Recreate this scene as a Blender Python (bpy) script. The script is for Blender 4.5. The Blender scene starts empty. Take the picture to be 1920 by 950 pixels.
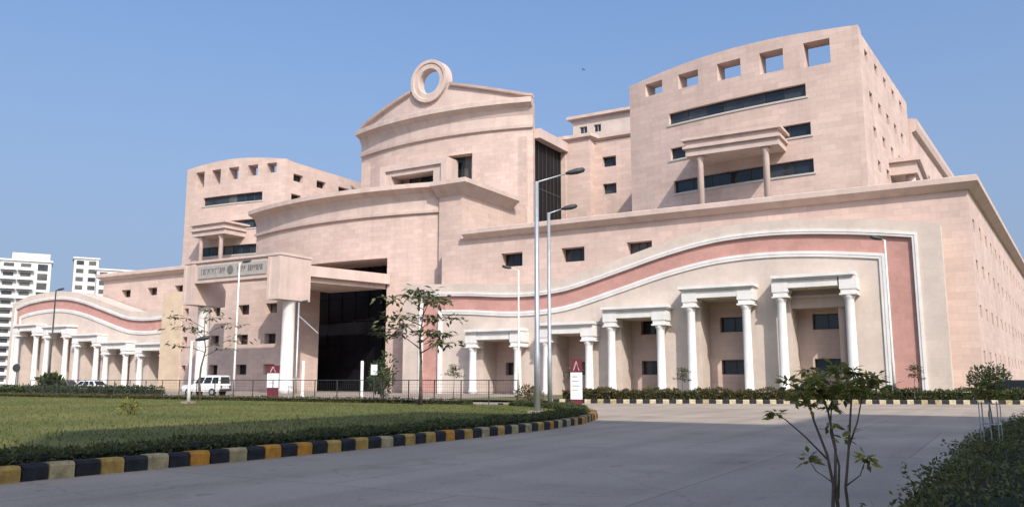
import bpy, math, random
from mathutils import Vector, Matrix
# World frame: X runs along the main facade (towards the near corner), +Y goes into the building, Z up.
# Builders work in (u, v, z) with u = X and v = distance in front of the facade (v = -Y).
R = math.radians
sc = bpy.context.scene
COL = sc.collection
rnd = random.Random(7)

# ------------------------------------------------------------------ camera, sky, sun, exposure
cam = bpy.data.cameras.new('camera'); cam.sensor_width = 36; cam.lens = 29.25
cam.clip_start = 0.1; cam.clip_end = 6000
co = bpy.data.objects.new('camera', cam); COL.objects.link(co)
co.location = (1.77, -81.4, 1.5); co.rotation_euler = (R(90 + 8.64), 0, R(30.5))
sc.camera = co

SUN_EL = 40.0
to_sun = Vector((0.758 * math.cos(R(SUN_EL)), -0.652 * math.cos(R(SUN_EL)), math.sin(R(SUN_EL)))).normalized()
world = bpy.data.worlds.new('World'); sc.world = world; world.use_nodes = True
nt = world.node_tree; nt.nodes.clear()
out = nt.nodes.new('ShaderNodeOutputWorld'); bg = nt.nodes.new('ShaderNodeBackground')
sky = nt.nodes.new('ShaderNodeTexSky'); sky.sky_type = 'NISHITA'; sky.sun_disc = False
sky.sun_elevation = R(SUN_EL); sky.sun_rotation = math.atan2(to_sun.x, to_sun.y)
sky.air_density = 1.0; sky.dust_density = 3.0; sky.ozone_density = 2.0; sky.altitude = 200
bg.inputs['Strength'].default_value = 0.15
# a hazy winter sky is flatter than the model's: soften the rise in brightness towards the horizon
tc = nt.nodes.new('ShaderNodeTexCoord'); mpn = nt.nodes.new('ShaderNodeMapping'); vm = nt.nodes.new('ShaderNodeVectorMath'); vm.operation = 'NORMALIZE'
mpn.inputs['Scale'].default_value = (1, 1, 0.8); mpn.inputs['Location'].default_value = (0, 0, 0.22)
nt.links.new(tc.outputs['Generated'], mpn.inputs['Vector']); nt.links.new(mpn.outputs[0], vm.inputs[0]); nt.links.new(vm.outputs[0], sky.inputs['Vector'])
tint = nt.nodes.new('ShaderNodeMix'); tint.data_type = 'RGBA'; tint.blend_type = 'MULTIPLY'; tint.inputs[0].default_value = 1; tint.inputs[7].default_value = (0.86, 0.94, 1.0, 1)
nt.links.new(sky.outputs[0], tint.inputs[6])
# dusty haze band low in the sky, all the way round
sxyz = nt.nodes.new('ShaderNodeSeparateXYZ'); hz = nt.nodes.new('ShaderNodeMapRange'); hz.interpolation_type = 'SMOOTHSTEP'
hz.inputs[1].default_value = -0.05; hz.inputs[2].default_value = 0.5; hz.inputs[3].default_value = 0.92; hz.inputs[4].default_value = 0.0
nt.links.new(tc.outputs['Generated'], sxyz.inputs[0]); nt.links.new(sxyz.outputs[2], hz.inputs[0])
hm = nt.nodes.new('ShaderNodeMix'); hm.data_type = 'RGBA'; hm.inputs[7].default_value = (1.34, 1.62, 2.05, 1)
nt.links.new(hz.outputs[0], hm.inputs[0]); nt.links.new(tint.outputs[2], hm.inputs[6])
nt.links.new(hm.outputs[2], bg.inputs[0]); nt.links.new(bg.outputs[0], out.inputs[0])
sl = bpy.data.lights.new('sun', 'SUN'); sl.energy = 2.85; sl.angle = R(0.6); sl.color = (1.0, 0.93, 0.84)
so = bpy.data.objects.new('sun', sl); COL.objects.link(so)
so.rotation_euler = to_sun.to_track_quat('Z', 'Y').to_euler(); so.location = (0, -60, 90)
sc.view_settings.view_transform = 'Standard'; sc.view_settings.look = 'None'
sc.view_settings.exposure = 0.70; sc.view_settings.gamma = 1.0
sc.render.engine = 'CYCLES'
try:
    sc.cycles.use_denoising = True; sc.cycles.max_bounces = 6
except Exception:
    pass

# ------------------------------------------------------------------ materials
MATS = {}
def mat(name, col, rough=0.8, var=0.12, nscale=0.4, fine=8.0, tile=None, bump=0.0, spec=0.3, metal=0.0, col2=None, stain=0.0, patch=False):
    if name in MATS: return MATS[name]
    m = bpy.data.materials.new(name); m.use_nodes = True; MATS[name] = m
    t = m.node_tree; n = t.nodes; L = t.links.new
    b = n['Principled BSDF']
    b.inputs['Roughness'].default_value = rough; b.inputs['Metallic'].default_value = metal
    b.inputs['Specular IOR Level'].default_value = spec
    geo = n.new('ShaderNodeNewGeometry')
    nz = n.new('ShaderNodeTexNoise'); nz.inputs['Scale'].default_value = nscale; nz.inputs['Detail'].default_value = 4
    nf = n.new('ShaderNodeTexNoise'); nf.inputs['Scale'].default_value = fine; nf.inputs['Detail'].default_value = 3
    L(geo.outputs['Position'], nz.inputs['Vector']); L(geo.outputs['Position'], nf.inputs['Vector'])
    c2 = col2 or tuple(c * (1 - var * 1.6) for c in col)
    c1 = tuple(min(1, c * (1 + var * 0.7)) for c in col)
    mr = n.new('ShaderNodeMapRange'); mr.inputs[1].default_value = 0.34; mr.inputs[2].default_value = 0.66
    L(nz.outputs[0], mr.inputs[0])
    mx = n.new('ShaderNodeMix'); mx.data_type = 'RGBA'
    mx.inputs[6].default_value = (*c1, 1); mx.inputs[7].default_value = (*c2, 1)
    L(mr.outputs[0], mx.inputs[0]); cur = mx.outputs[2]
    mf = n.new('ShaderNodeMapRange'); mf.inputs[1].default_value = 0.3; mf.inputs[2].default_value = 0.7
    mf.inputs[3].default_value = 1 - var * 0.8; mf.inputs[4].default_value = 1 + var * 0.5
    L(nf.outputs[0], mf.inputs[0])
    mm = n.new('ShaderNodeMix'); mm.data_type = 'RGBA'; mm.blend_type = 'MULTIPLY'; mm.inputs[0].default_value = 1
    L(cur, mm.inputs[6]); L(mf.outputs[0], mm.inputs[7]); cur = mm.outputs[2]
    hgt = nf.outputs[0]
    if tile:
        sx = n.new('ShaderNodeSeparateXYZ'); L(geo.outputs['Position'], sx.inputs[0])
        ad = n.new('ShaderNodeMath'); ad.operation = 'ADD'; L(sx.outputs[0], ad.inputs[0]); L(sx.outputs[1], ad.inputs[1])
        cb = n.new('ShaderNodeCombineXYZ'); L(ad.outputs[0], cb.inputs[0])
        L(sx.outputs[2] if tile[0] != 'floor' else sx.outputs[1], cb.inputs[1])
        if tile[0] == 'floor': L(sx.outputs[0], cb.inputs[0])
        br = n.new('ShaderNodeTexBrick'); br.inputs['Scale'].default_value = 1
        br.inputs['Brick Width'].default_value = tile[1]; br.inputs['Row Height'].default_value = tile[2]
        br.inputs['Mortar Size'].default_value = tile[3]; br.inputs['Mortar Smooth'].default_value = 0.2
        a = tile[4]
        br.inputs['Color1'].default_value = (1 + a * 0.5, 1 + a * 0.4, 1 + a * 0.3, 1); br.inputs['Color2'].default_value = (1 - a, 1 - a * 1.15, 1 - a * 1.2, 1)
        d = tile[5] if len(tile) > 5 else 0.75
        br.inputs['Mortar'].default_value = (d, d, d, 1)
        L(cb.outputs[0], br.inputs['Vector'])
        m2 = n.new('ShaderNodeMix'); m2.data_type = 'RGBA'; m2.blend_type = 'MULTIPLY'; m2.inputs[0].default_value = 1
        L(cur, m2.inputs[6]); L(br.outputs['Color'], m2.inputs[7]); cur = m2.outputs[2]
    if patch:   # worn concrete: tyre-darkened lanes, oil spots, hairline cracks
        def mul(fac_out, cur):
            k = n.new('ShaderNodeMix'); k.data_type = 'RGBA'; k.blend_type = 'MULTIPLY'; k.inputs[0].default_value = 1
            L(cur, k.inputs[6]); L(fac_out, k.inputs[7]); return k.outputs[2]
        def noise(scale, lo, hi, a, c, detail=4):
            mp = n.new('ShaderNodeMapping'); mp.inputs['Scale'].default_value = scale; L(geo.outputs['Position'], mp.inputs['Vector'])
            q = n.new('ShaderNodeTexNoise'); q.inputs['Scale'].default_value = 1; q.inputs['Detail'].default_value = detail; L(mp.outputs[0], q.inputs['Vector'])
            g = n.new('ShaderNodeMapRange'); g.inputs[1].default_value = lo; g.inputs[2].default_value = hi; g.inputs[3].default_value = a; g.inputs[4].default_value = c
            L(q.outputs[0], g.inputs[0]); return g.outputs[0]
        cur = mul(noise((0.9, 0.05, 1), 0.45, 0.7, 1.0, 0.84), cur)
        cur = mul(noise((0.55, 0.55, 1), 0.58, 0.72, 1.0, 0.80, 6), cur)
        cur = mul(noise((2.6, 2.6, 1), 0.66, 0.74, 1.0, 0.72, 2), cur)
        cur = mul(noise((30, 30, 1), 0.3, 0.7, 0.90, 1.08, 2), cur)
        wv = n.new('ShaderNodeTexVoronoi'); wv.feature = 'DISTANCE_TO_EDGE'; wv.inputs['Scale'].default_value = 0.13
        nd = n.new('ShaderNodeTexNoise'); nd.inputs['Scale'].default_value = 0.6; nd.inputs['Detail'].default_value = 5; L(geo.outputs['Position'], nd.inputs['Vector'])
        va = n.new('ShaderNodeVectorMath'); va.operation = 'ADD'; L(geo.outputs['Position'], va.inputs[0]); L(nd.outputs['Color'], va.inputs[1]); L(va.outputs[0], wv.inputs['Vector'])
        g = n.new('ShaderNodeMapRange'); g.inputs[1].default_value = 0.0; g.inputs[2].default_value = 0.003; g.inputs[3].default_value = 0.82; g.inputs[4].default_value = 1.0
        L(wv.outputs['Distance'], g.inputs[0]); cur = mul(g.outputs[0], cur)
    if stain:
        mp = n.new('ShaderNodeMapping'); mp.inputs['Scale'].default_value = (1.1, 1.1, 0.06)
        L(geo.outputs['Position'], mp.inputs['Vector'])
        ns = n.new('ShaderNodeTexNoise'); ns.inputs['Scale'].default_value = 1; ns.inputs['Detail'].default_value = 3
        L(mp.outputs[0], ns.inputs['Vector'])
        ms = n.new('ShaderNodeMapRange'); ms.inputs[1].default_value = 0.5; ms.inputs[2].default_value = 0.8
        ms.inputs[3].default_value = 1; ms.inputs[4].default_value = 1 - stain
        L(ns.outputs[0], ms.inputs[0])
        m3 = n.new('ShaderNodeMix'); m3.data_type = 'RGBA'; m3.blend_type = 'MULTIPLY'; m3.inputs[0].default_value = 1
        L(cur, m3.inputs[6]); L(ms.outputs[0], m3.inputs[7]); cur = m3.outputs[2]
    L(cur, b.inputs['Base Color'])
    if bump:
        bp = n.new('ShaderNodeBump'); bp.inputs['Strength'].default_value = bump; bp.inputs['Distance'].default_value = 0.05
        L(hgt, bp.inputs['Height']); L(bp.outputs[0], b.inputs['Normal'])
    return m

def leafmat(name, c1, c2, rough=0.5, trans=0.25):
    if name in MATS: return MATS[name]
    m = bpy.data.materials.new(name); m.use_nodes = True; MATS[name] = m
    t = m.node_tree; n = t.nodes; L = t.links.new
    b = n['Principled BSDF']; b.inputs['Roughness'].default_value = rough; b.inputs['Specular IOR Level'].default_value = 0.3
    g = n.new('ShaderNodeNewGeometry'); rp = n.new('ShaderNodeMix'); rp.data_type = 'RGBA'
    rp.inputs[6].default_value = (*c1, 1); rp.inputs[7].default_value = (*c2, 1)
    L(g.outputs['Random Per Island'], rp.inputs[0]); L(rp.outputs[2], b.inputs['Base Color'])
    tr = n.new('ShaderNodeBsdfTranslucent'); L(rp.outputs[2], tr.inputs[0])
    mx = n.new('ShaderNodeMixShader'); mx.inputs[0].default_value = trans
    L(b.outputs[0], mx.inputs[1]); L(tr.outputs[0], mx.inputs[2]); L(mx.outputs[0], n['Material Output'].inputs[0])
    return m

def glassmat(name, col, rough=0.06, spec=0.5):
    m = mat(name, col, rough, var=0.25, nscale=0.25, fine=0.7, spec=spec)
    return m

PINK = mat('pink_sandstone', (0.57, 0.435, 0.38), 0.85, 0.06, 0.22, 2.5, tile=('w', 1.5, 0.6, 0.02, 0.09, 0.86), stain=0.10, bump=0.1)
PINK_TRIM = mat('pink_stone_trim', (0.55, 0.43, 0.38), 0.8, 0.06, 0.6, 5, stain=0.16)
CREAM = mat('cream_stone', (0.575, 0.485, 0.425), 0.85, 0.06, 0.3, 3, tile=('w', 1.2, 0.6, 0.008, 0.04, 0.93), stain=0.08)
CREAM_Y = mat('cream_yellow_stone', (0.60, 0.47, 0.34), 0.85, 0.06, 0.5, 5, tile=('w', 1.2, 0.6, 0.008, 0.05, 0.93), stain=0.08)
WHITE = mat('white_stone_trim', (0.70, 0.675, 0.65), 0.7, 0.05, 0.6, 6, stain=0.14)
RED = mat('red_sandstone_band', (0.49, 0.27, 0.235), 0.85, 0.07, 0.3, 3, tile=('w', 0.9, 0.6, 0.01, 0.08, 0.9))
GLASS = glassmat('dark_window_glass', (0.018, 0.024, 0.032), 0.08)
VOIDGLASS = glassmat('dark_entrance_glass', (0.010, 0.010, 0.013), 0.45, 0.12)
GLASS2 = glassmat('grey_window_glass', (0.045, 0.052, 0.06), 0.12)
GLASS3 = glassmat('curtained_window_glass', (0.10, 0.098, 0.092), 0.18)
FRAME = mat('dark_window_frame', (0.05, 0.05, 0.055), 0.5, 0.1)
FRAMEW = mat('pale_window_frame', (0.5, 0.48, 0.45), 0.6, 0.06)
ROOFM = mat('roof_screed', (0.35, 0.32, 0.29), 0.9, 0.15)
WHITEWALL = mat('white_painted_wall', (0.62, 0.61, 0.60), 0.8, 0.06, 0.1, 2, stain=0.2)
STEEL = mat('galvanised_steel', (0.48, 0.49, 0.50), 0.45, 0.08, 2, 20, metal=0.6)
WPAINT = mat('white_post_paint', (0.65, 0.64, 0.6), 0.5, 0.08, 2, 15)
DARKM = mat('dark_painted_metal', (0.045, 0.047, 0.05), 0.5, 0.2, 2, 15)
TYRE = mat('tyre_rubber', (0.015, 0.015, 0.016), 0.9, 0.1)
CONC = mat('concrete_road', (0.39, 0.322, 0.258), 0.9, 0.10, 0.25, 14, tile=('floor', 4.6, 9.0, 0.014, 0.06, 0.6), bump=0.25, patch=True)
PAVE = mat('forecourt_paving', (0.30, 0.25, 0.21), 0.9, 0.14, 0.3, 10, tile=('floor', 1.2, 1.2, 0.02, 0.06, 0.85))
SOIL = mat('dry_soil_and_grass', (0.13, 0.115, 0.05), 0.95, 0.3, 0.6, 12, col2=(0.075, 0.085, 0.03), bump=0.3)
LAWN = mat('lawn_turf', (0.125, 0.118, 0.032), 0.95, 0.25, 0.18, 14, col2=(0.062, 0.085, 0.016), bump=0.4)
EARTH = mat('dusty_ground', (0.22, 0.18, 0.13), 0.95, 0.2, 0.1, 4)
KY = mat('kerb_yellow_paint', (0.40, 0.255, 0.07), 0.8, 0.22, 5, 25)
KO = mat('kerb_orange_paint', (0.46, 0.21, 0.03), 0.8, 0.2, 5, 25)
KB = mat('kerb_faded_beige', (0.36, 0.29, 0.16), 0.85, 0.22, 5, 25)
KK = mat('kerb_black_paint', (0.022, 0.022, 0.026), 0.75, 0.3, 6, 25)
KP = mat('kerb_pale_yellow', (0.48, 0.41, 0.27), 0.85, 0.15, 4, 25)
BARK = mat('tree_bark', (0.13, 0.10, 0.075), 0.95, 0.25, 6, 30)
MAROON = mat('maroon_sign', (0.13, 0.018, 0.03), 0.5, 0.06)
SIGNW = mat('white_sign_panel', (0.75, 0.75, 0.76), 0.4, 0.03)
SIGNG = mat('grey_sign_strip', (0.36, 0.33, 0.31), 0.6, 0.08, 1, 8)
LETTER = mat('dark_lettering', (0.16, 0.145, 0.14), 0.6, 0.05)
CARW = mat('white_car_paint', (0.70, 0.70, 0.70), 0.25, 0.02, spec=0.5)
CARG = mat('grey_car_paint', (0.26, 0.28, 0.27), 0.25, 0.04, spec=0.5)
CARG2 = mat('dark_grey_car_paint', (0.11, 0.115, 0.11), 0.3, 0.04, spec=0.5)
CARB = mat('blue_grey_car_paint', (0.10, 0.13, 0.15), 0.25, 0.04, spec=0.5)
CARK = mat('black_car_paint', (0.012, 0.012, 0.014), 0.2, 0.04, spec=0.5)
LAMPG = mat('lamp_glass', (0.6, 0.6, 0.58), 0.2, 0.02)
HEDGE = leafmat('hedge_leaves', (0.035, 0.052, 0.014), (0.10, 0.105, 0.034))
NEARHEDGE = leafmat('broad_hedge_leaves', (0.045, 0.062, 0.018), (0.16, 0.15, 0.05))
HEDGE2 = leafmat('dry_hedge_leaves', (0.055, 0.065, 0.02), (0.14, 0.10, 0.04))
DARKLEAF = leafmat('dark_leaves', (0.020, 0.036, 0.014), (0.05, 0.07, 0.02))
TREELEAF = leafmat('tree_leaves', (0.05, 0.065, 0.028), (0.13, 0.145, 0.06))
SAPLEAF = leafmat('sapling_leaves', (0.09, 0.11, 0.02), (0.34, 0.31, 0.065), 0.45, 0.4)
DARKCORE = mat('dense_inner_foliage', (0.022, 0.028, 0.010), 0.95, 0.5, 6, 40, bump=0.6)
GRASSB = leafmat('grass_blades', (0.06, 0.085, 0.014), (0.16, 0.14, 0.04), 0.7)

# ------------------------------------------------------------------ mesh helpers
class MB:
    def __init__(s): s.v = []; s.f = []; s.m = []; s.mi = 0
    def p(s, u, v, z): s.v.append((u, -v, z)); return len(s.v) - 1
    def face(s, pts):
        i = [s.p(*q) for q in pts]; s.f.append(i); s.m.append(s.mi)
    def box(s, u0, u1, v0, v1, z0, z1):
        a = [s.p(u, v, z) for z in (z0, z1) for u, v in ((u0, v0), (u1, v0), (u1, v1), (u0, v1))]
        for q in ((0, 1, 2, 3), (4, 7, 6, 5), (0, 4, 5, 1), (1, 5, 6, 2), (2, 6, 7, 3), (3, 7, 4, 0)):
            s.f.append([a[k] for k in q]); s.m.append(s.mi)
    def prism(s, poly, z0, z1):   # poly in (u, v)
        n = len(poly); lo = [s.p(u, v, z0) for u, v in poly]; hi = [s.p(u, v, z1) for u, v in poly]
        s.f.append(lo[::-1]); s.f.append(hi); s.m += [s.mi] * 2
        for i in range(n):
            j = (i + 1) % n; s.f.append([lo[i], lo[j], hi[j], hi[i]]); s.m.append(s.mi)
    def tube(s, pts, rads, n=8, cap=True):  # pts in (u, v, z)
        P = [Vector(q) for q in pts]; rings = []
        for i, q in enumerate(P):
            d = (P[min(i + 1, len(P) - 1)] - P[max(i - 1, 0)]).normalized()
            ref = Vector((1, 0, 0)) if abs(d.x) < 0.8 else Vector((0, 1, 0))
            a = d.cross(ref).normalized(); b = d.cross(a)
            rr = rads[i] if isinstance(rads, (list, tuple)) else rads
            rings.append([s.p(*(q + (a * math.cos(2 * math.pi * k / n) + b * math.sin(2 * math.pi * k / n)) * rr)) for k in range(n)])
        for A, B in zip(rings, rings[1:]):
            for k in range(n):
                s.f.append([A[k], A[(k + 1) % n], B[(k + 1) % n], B[k]]); s.m.append(s.mi)
        if cap:
            s.f.append(rings[0][::-1]); s.f.append(rings[-1]); s.m += [s.mi] * 2
    def lathe(s, cu, cv, prof, n=14):  # prof list (r, z)
        rings = [[s.p(cu + r * math.cos(2 * math.pi * k / n), cv + r * math.sin(2 * math.pi * k / n), z) for k in range(n)] for r, z in prof]
        for A, B in zip(rings, rings[1:]):
            for k in range(n):
                s.f.append([A[k], A[(k + 1) % n], B[(k + 1) % n], B[k]]); s.m.append(s.mi)
        s.f.append(rings[0][::-1]); s.f.append(rings[-1]); s.m += [s.mi] * 2
    def sweep(s, prof, path, side=1, closed_prof=True):
        """prof: (offset outward, z); path: (u, v) polyline, outward = left-hand normal times side."""
        n = len(path); rings = []
        for i, q in enumerate(path):
            ns = []
            for a, b in ((i - 1, i), (i, i + 1)):
                if a >= 0 and b < n:
                    dx, dy = path[b][0] - path[a][0], path[b][1] - path[a][1]; l = math.hypot(dx, dy) or 1
                    ns.append((-dy / l * side, dx / l * side))
            nx = sum(k[0] for k in ns) / len(ns); ny = sum(k[1] for k in ns) / len(ns); l2 = nx * nx + ny * ny
            nx, ny = nx / l2, ny / l2
            rings.append([s.p(q[0] + nx * o, q[1] + ny * o, z) for o, z in prof])
        m = len(prof)
        for A, B in zip(rings, rings[1:]):
            for k in range(m if closed_prof else m - 1):
                s.f.append([A[k], A[(k + 1) % m], B[(k + 1) % m], B[k]]); s.m.append(s.mi)
        if closed_prof:
            s.f.append(rings[0][::-1]); s.f.append(rings[-1]); s.m += [s.mi] * 2
    def mesh(s, name, mats, smooth=False):
        me = bpy.data.meshes.new(name); me.from_pydata(s.v, [], s.f)
        for m in (mats if isinstance(mats, (list, tuple)) else [mats]): me.materials.append(m)
        me.polygons.foreach_set('material_index', s.m)
        if smooth: me.polygons.foreach_set('use_smooth', [True] * len(me.polygons))
        me.update(); return me
    def build(s, name, mats, parent=None, smooth=False):
        o = bpy.data.objects.new(name, s.mesh(name, mats, smooth)); COL.objects.link(o)
        if parent: attach(o, parent)
        return o

def attach(o, parent):
    o.parent = parent
    # a thing's Empty stands at its base; parts are built in world coordinates at the origin
    o.matrix_parent_inverse = Matrix.Translation(-parent.location) if parent.parent is None else Matrix.Identity(4)
def tag(o, label=None, cat=None, group=None, kind=None):
    if label: o['label'] = label
    if cat: o['category'] = cat
    if group: o['group'] = group
    if kind: o['kind'] = kind
    return o
def empty(name, u, v, z=0):
    o = bpy.data.objects.new(name, None); COL.objects.link(o); o.location = (u, -v, z); o.empty_display_size = 0.5
    return o
def part(parent, name, m, fn, smooth=False):
    b = MB(); fn(b); return b.build(name, m, parent, smooth)

def lin(a, b, n): return [a + (b - a) * i / n for i in range(n + 1)]
def straight(u0, v0, du, dv, nu, nv):
    return lambda s, z, d: (u0 + du * s - nu * d, v0 + dv * s - nv * d, z)
def arc(cx, Rr, vc):
    def f(u, z, d):
        k = (u - cx) / Rr; c = math.sqrt(1 - k * k)
        return (u - k * d, vc - Rr * (1 - c) - c * d, z)
    return f
def wall(b, mp, s0, s1, z0, z1, holes=(), ds=None, thick=0.0, back=False):
    """front skin with openings and their reveals; z1 may be a function of s; with back also a rear skin and a coping"""
    zt = z1 if callable(z1) else (lambda s: z1)
    zmax = max(zt(s) for s in lin(s0, s1, 40))
    S = {s0, s1}; Z = {z0}
    for h in holes: S |= {h[0], h[1]}; Z |= {h[2], h[3]}
    if ds: S |= set(lin(s0, s1, max(1, int(abs(s1 - s0) / ds))))
    S = sorted(S); S = [s for i, s in enumerate(S) if i == 0 or s - S[i - 1] > 1e-5]
    Z = sorted(Z)
    def inside(s, z): return any(h[0] < s < h[1] and h[2] < z < h[3] for h in holes)
    for a, c in zip(S, S[1:]):
        zs = Z + [None]
        for i in range(len(Z)):
            lo = Z[i]
            la = lc = lo
            ha, hc = (zt(a), zt(c)) if i == len(Z) - 1 else (Z[i + 1], Z[i + 1])
            if inside((a + c) / 2, (lo + min(ha, hc)) / 2): continue
            b.face([mp(a, la, 0), mp(c, lc, 0), mp(c, hc, 0), mp(a, ha, 0)])
            if back: b.face([mp(c, lc, thick), mp(a, la, thick), mp(a, ha, thick), mp(c, hc, thick)])
        if back: b.face([mp(a, zt(a), 0), mp(c, zt(c), 0), mp(c, zt(c), thick), mp(a, zt(a), thick)])
    if back:
        for s in (s0, s1): b.face([mp(s, z0, 0), mp(s, zt(s), 0), mp(s, zt(s), thick), mp(s, z0, thick)])
    for h in holes:
        d = h[4]
        for s in (h[0], h[1]): b.face([mp(s, h[2], 0), mp(s, h[3], 0), mp(s, h[3], d), mp(s, h[2], d)])
        ss = [s for s in S if h[0] - 1e-6 <= s <= h[1] + 1e-6]
        for a, c in zip(ss, ss[1:]):
            for z in (h[2], h[3]): b.face([mp(a, z, 0), mp(c, z, 0), mp(c, z, d), mp(a, z, d)])

WCACHE = {}; wr = random.Random(21)
def window(parent, u, v, z, w, h, phi, mull=2, frame=None, glass=None, group=None):
    """window with frame and pane, centred at (u, v), sill z, outward = (sin phi, -cos phi) in world XY"""
    frame = frame or FRAME; glass = glass or wr.choice((GLASS, GLASS, GLASS, GLASS2, GLASS2, GLASS3))
    key = (round(w, 2), round(h, 2), mull, frame.name, glass.name)
    if key not in WCACHE:
        b = MB(); t = 0.07
        b.box(-w / 2, w / 2, -0.08, 0.0, 0, t); b.box(-w / 2, w / 2, -0.08, 0.0, h - t, h)
        xs = lin(-w / 2 + t / 2, w / 2 - t / 2, mull)
        for x in xs: b.box(x - t / 2, x + t / 2, -0.078, 0.002, t, h - t)
        g = MB(); g.box(-w / 2, w / 2, -0.07, -0.05, 0.01, h - 0.01)
        WCACHE[key] = (b.mesh('window', frame), g.mesh('pane', glass))
    a, g = WCACHE[key]
    o = bpy.data.objects.new('window', a); COL.objects.link(o); o.location = (u, -v, z); o.rotation_euler = (0, 0, phi)
    attach(o, parent)
    q = bpy.data.objects.new('pane', g); COL.objects.link(q); q.parent = o
    return o

# ------------------------------------------------------------------ setting: ground, road, lawn, kerbs
def sheet(name, poly, z, m, kind='structure'):
    b = MB(); i = [b.p(u, v, z) for u, v in poly]; b.f.append(i); b.m.append(0)
    return tag(b.build(name, m), kind=kind)
sheet('ground', [(-1500, 900), (1500, 900), (1500, -2500), (-1500, -2500)], -0.03, EARTH)
sheet('road', [(-170, 37.2), (-60, 37.2), (-60, 200), (60, 200), (60, 8), (1.95, 20.6), (-9.7, 26.1), (-21, 31.4), (-34, 33), (-52, 33.5), (-170, 33.5)][:], 0.0, CONC)
sheet('forecourt', [(-170, 33.496), (-52, 33.496), (-34, 32.99), (-34, -30), (-170, -30)], 0.004, PAVE)
# the lawn island left of the approach road, raised behind its kerb
kp = [(-10.9, 140), (-10.9, 74), (-10.6, 70), (-10.35, 66), (-10.3, 62), (-10.4, 58.5), (-10.9, 55), (-12.0, 51.5), (-13.4, 48.5), (-15.2, 45.6), (-17.6, 43.2), (-20.6, 41.6), (-24, 41.0), (-60, 41.0), (-150, 41.0)]
def resample(path, step):
    outp = []; acc = 0.0
    for (x0, y0), (x1, y1) in zip(path, path[1:]):
        l = math.hypot(x1 - x0, y1 - y0); t = acc
        while t < l:
            outp.append((x0 + (x1 - x0) * t / l, y0 + (y1 - y0) * t / l, math.atan2(y1 - y0, x1 - x0))); t += step
        acc = t - l
    return outp
inner = [(-11.2, 140), (-11.2, 74), (-10.9, 70), (-10.65, 66), (-10.6, 62), (-10.7, 58.5), (-11.2, 55.1), (-12.28, 51.6), (-13.67, 48.65), (-15.43, 45.8), (-17.78, 43.46), (-20.7, 41.9), (-24, 41.3), (-150, 41.3), (-150, 140)]
sheet('lawn', inner, 0.16, LAWN)
def kerb(path, step, name, cols, light, dark, hgt=0.25, side=1, start=0):
    bed = MB(); bed.sweep([(0.0, -0.02), (0.34, -0.02), (0.34, 0.012), (0.0, 0.012)], path, side)
    k = tag(bed.build(name, CONC), kind='structure')
    cache = {}
    for i, (u, v, a) in enumerate(resample(path, step)):
        m = dark if (i + start) % 2 else light[rnd.randrange(len(light))]
        j = rnd.randrange(3); key = (m.name, j)
        if key not in cache:
            b = MB(); w = step - 0.018; e = 0.025; r2 = random.Random(j * 7 + 3)
            o0 = r2.uniform(-0.01, 0.01); hh = hgt + r2.uniform(-0.012, 0.012)
            prof = [(0.02 + o0, 0.0), (0.015 + o0, hh - 0.05), (0.05 + o0, hh - 0.006), (0.09 + o0, hh), (0.27, hh), (0.29, hh - 0.02), (0.29, 0.0)]
            A = [b.p(0.009, o * side, z) for o, z in prof]; B = [b.p(w, o * side, z) for o, z in prof]; n = len(prof)
            for q in range(n): b.f.append([A[q], A[(q + 1) % n], B[(q + 1) % n], B[q]]); b.m.append(0)
            b.f.append(A[::-1]); b.f.append(B); b.m += [0, 0]
            cache[key] = b.mesh('kerb_block', m)
        o = bpy.data.objects.new('kerb_block', cache[key]); COL.objects.link(o)
        o.location = (u, -v, rnd.uniform(-0.004, 0.004)); o.rotation_euler = (0, 0, -a + rnd.uniform(-0.012, 0.012)); o.parent = k
    return k
near_path = [(-10.9, 77)] + kp[1:12] + [(-22.5, 41.2)]
kerb(near_path, 0.405, 'kerb', None, [KY, KB, KO, KB, KY, KY], KK, side=-1)
far_path = [(-24.5, 32.3), (-21, 31.4), (-9.7, 26.1), (1.95, 20.6), (8, 17.7)]
kerb(far_path, 0.42, 'kerb', None, [KP, KP, KP, KB], KK, side=-1, hgt=0.27)
sheet('planting_bed', [(-25, 32.0), (-21.1, 31.1), (-9.85, 25.8), (1.8, 20.3), (8, 17.4), (40, 3), (40, -120), (0.5, -120), (0.5, 0), (-33.9, 0), (-33.9, 32.4)], 0.15, SOIL)
sheet('verge', [(0.75, 140), (0.75, 58), (1.6, 48), (4, 38), (9, 30), (60, 6), (60, 140)], 0.10, SOIL)

# ------------------------------------------------------------------ right wing (podium)
KX = 0.069   # the near side wall leans this much outwards per metre of depth
CORN = [(0.0, 17.95), (0.25, 18.0), (0.9, 18.5), (0.9, 18.98), (0.8, 19.05), (0.0, 19.05)]
rw = empty('podium_wing', -26, 0)
tag(rw, 'long four storey pink stone podium wing behind the large curved portico', 'building')
rw_up = [(-46.2, 14.35), (-38.4, 14.35), (-30.6, 14.35)]
portals = [(-49.5, -42.5, 7.0, -48.8, -43.1), (-40.3, -33.9, 7.4, -39.6, -34.7), (-33.0, -26.0, 8.75, -32.2, -27.0), (-24.9, -17.7, 10.35, -23.9, -18.6), (-16.1, -9.0, 10.85, -15.4, -9.6)]
holes = []
for u, z in rw_up: holes.append((u - 1.4, u + 1.4, z, z + 1.6, 1.1))
for k, (a, c, H, cl, cr) in enumerate(portals):
    mid = (cl + cr) / 2 + 0.25
    holes.append((mid - 1.3, mid + 1.3, 2.05, 3.45, 0.7))
    if k > 0: holes.append((mid - 1.3, mid + 1.3, 6.15, 7.6, 0.7))
mp = straight(0, 0, 1, 0, 0, 1)
side_w = [(2.2 + 5.4 * i, z) for z in (14.6, 10.9, 6.9, 2.9) for i in range(17)]
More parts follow.
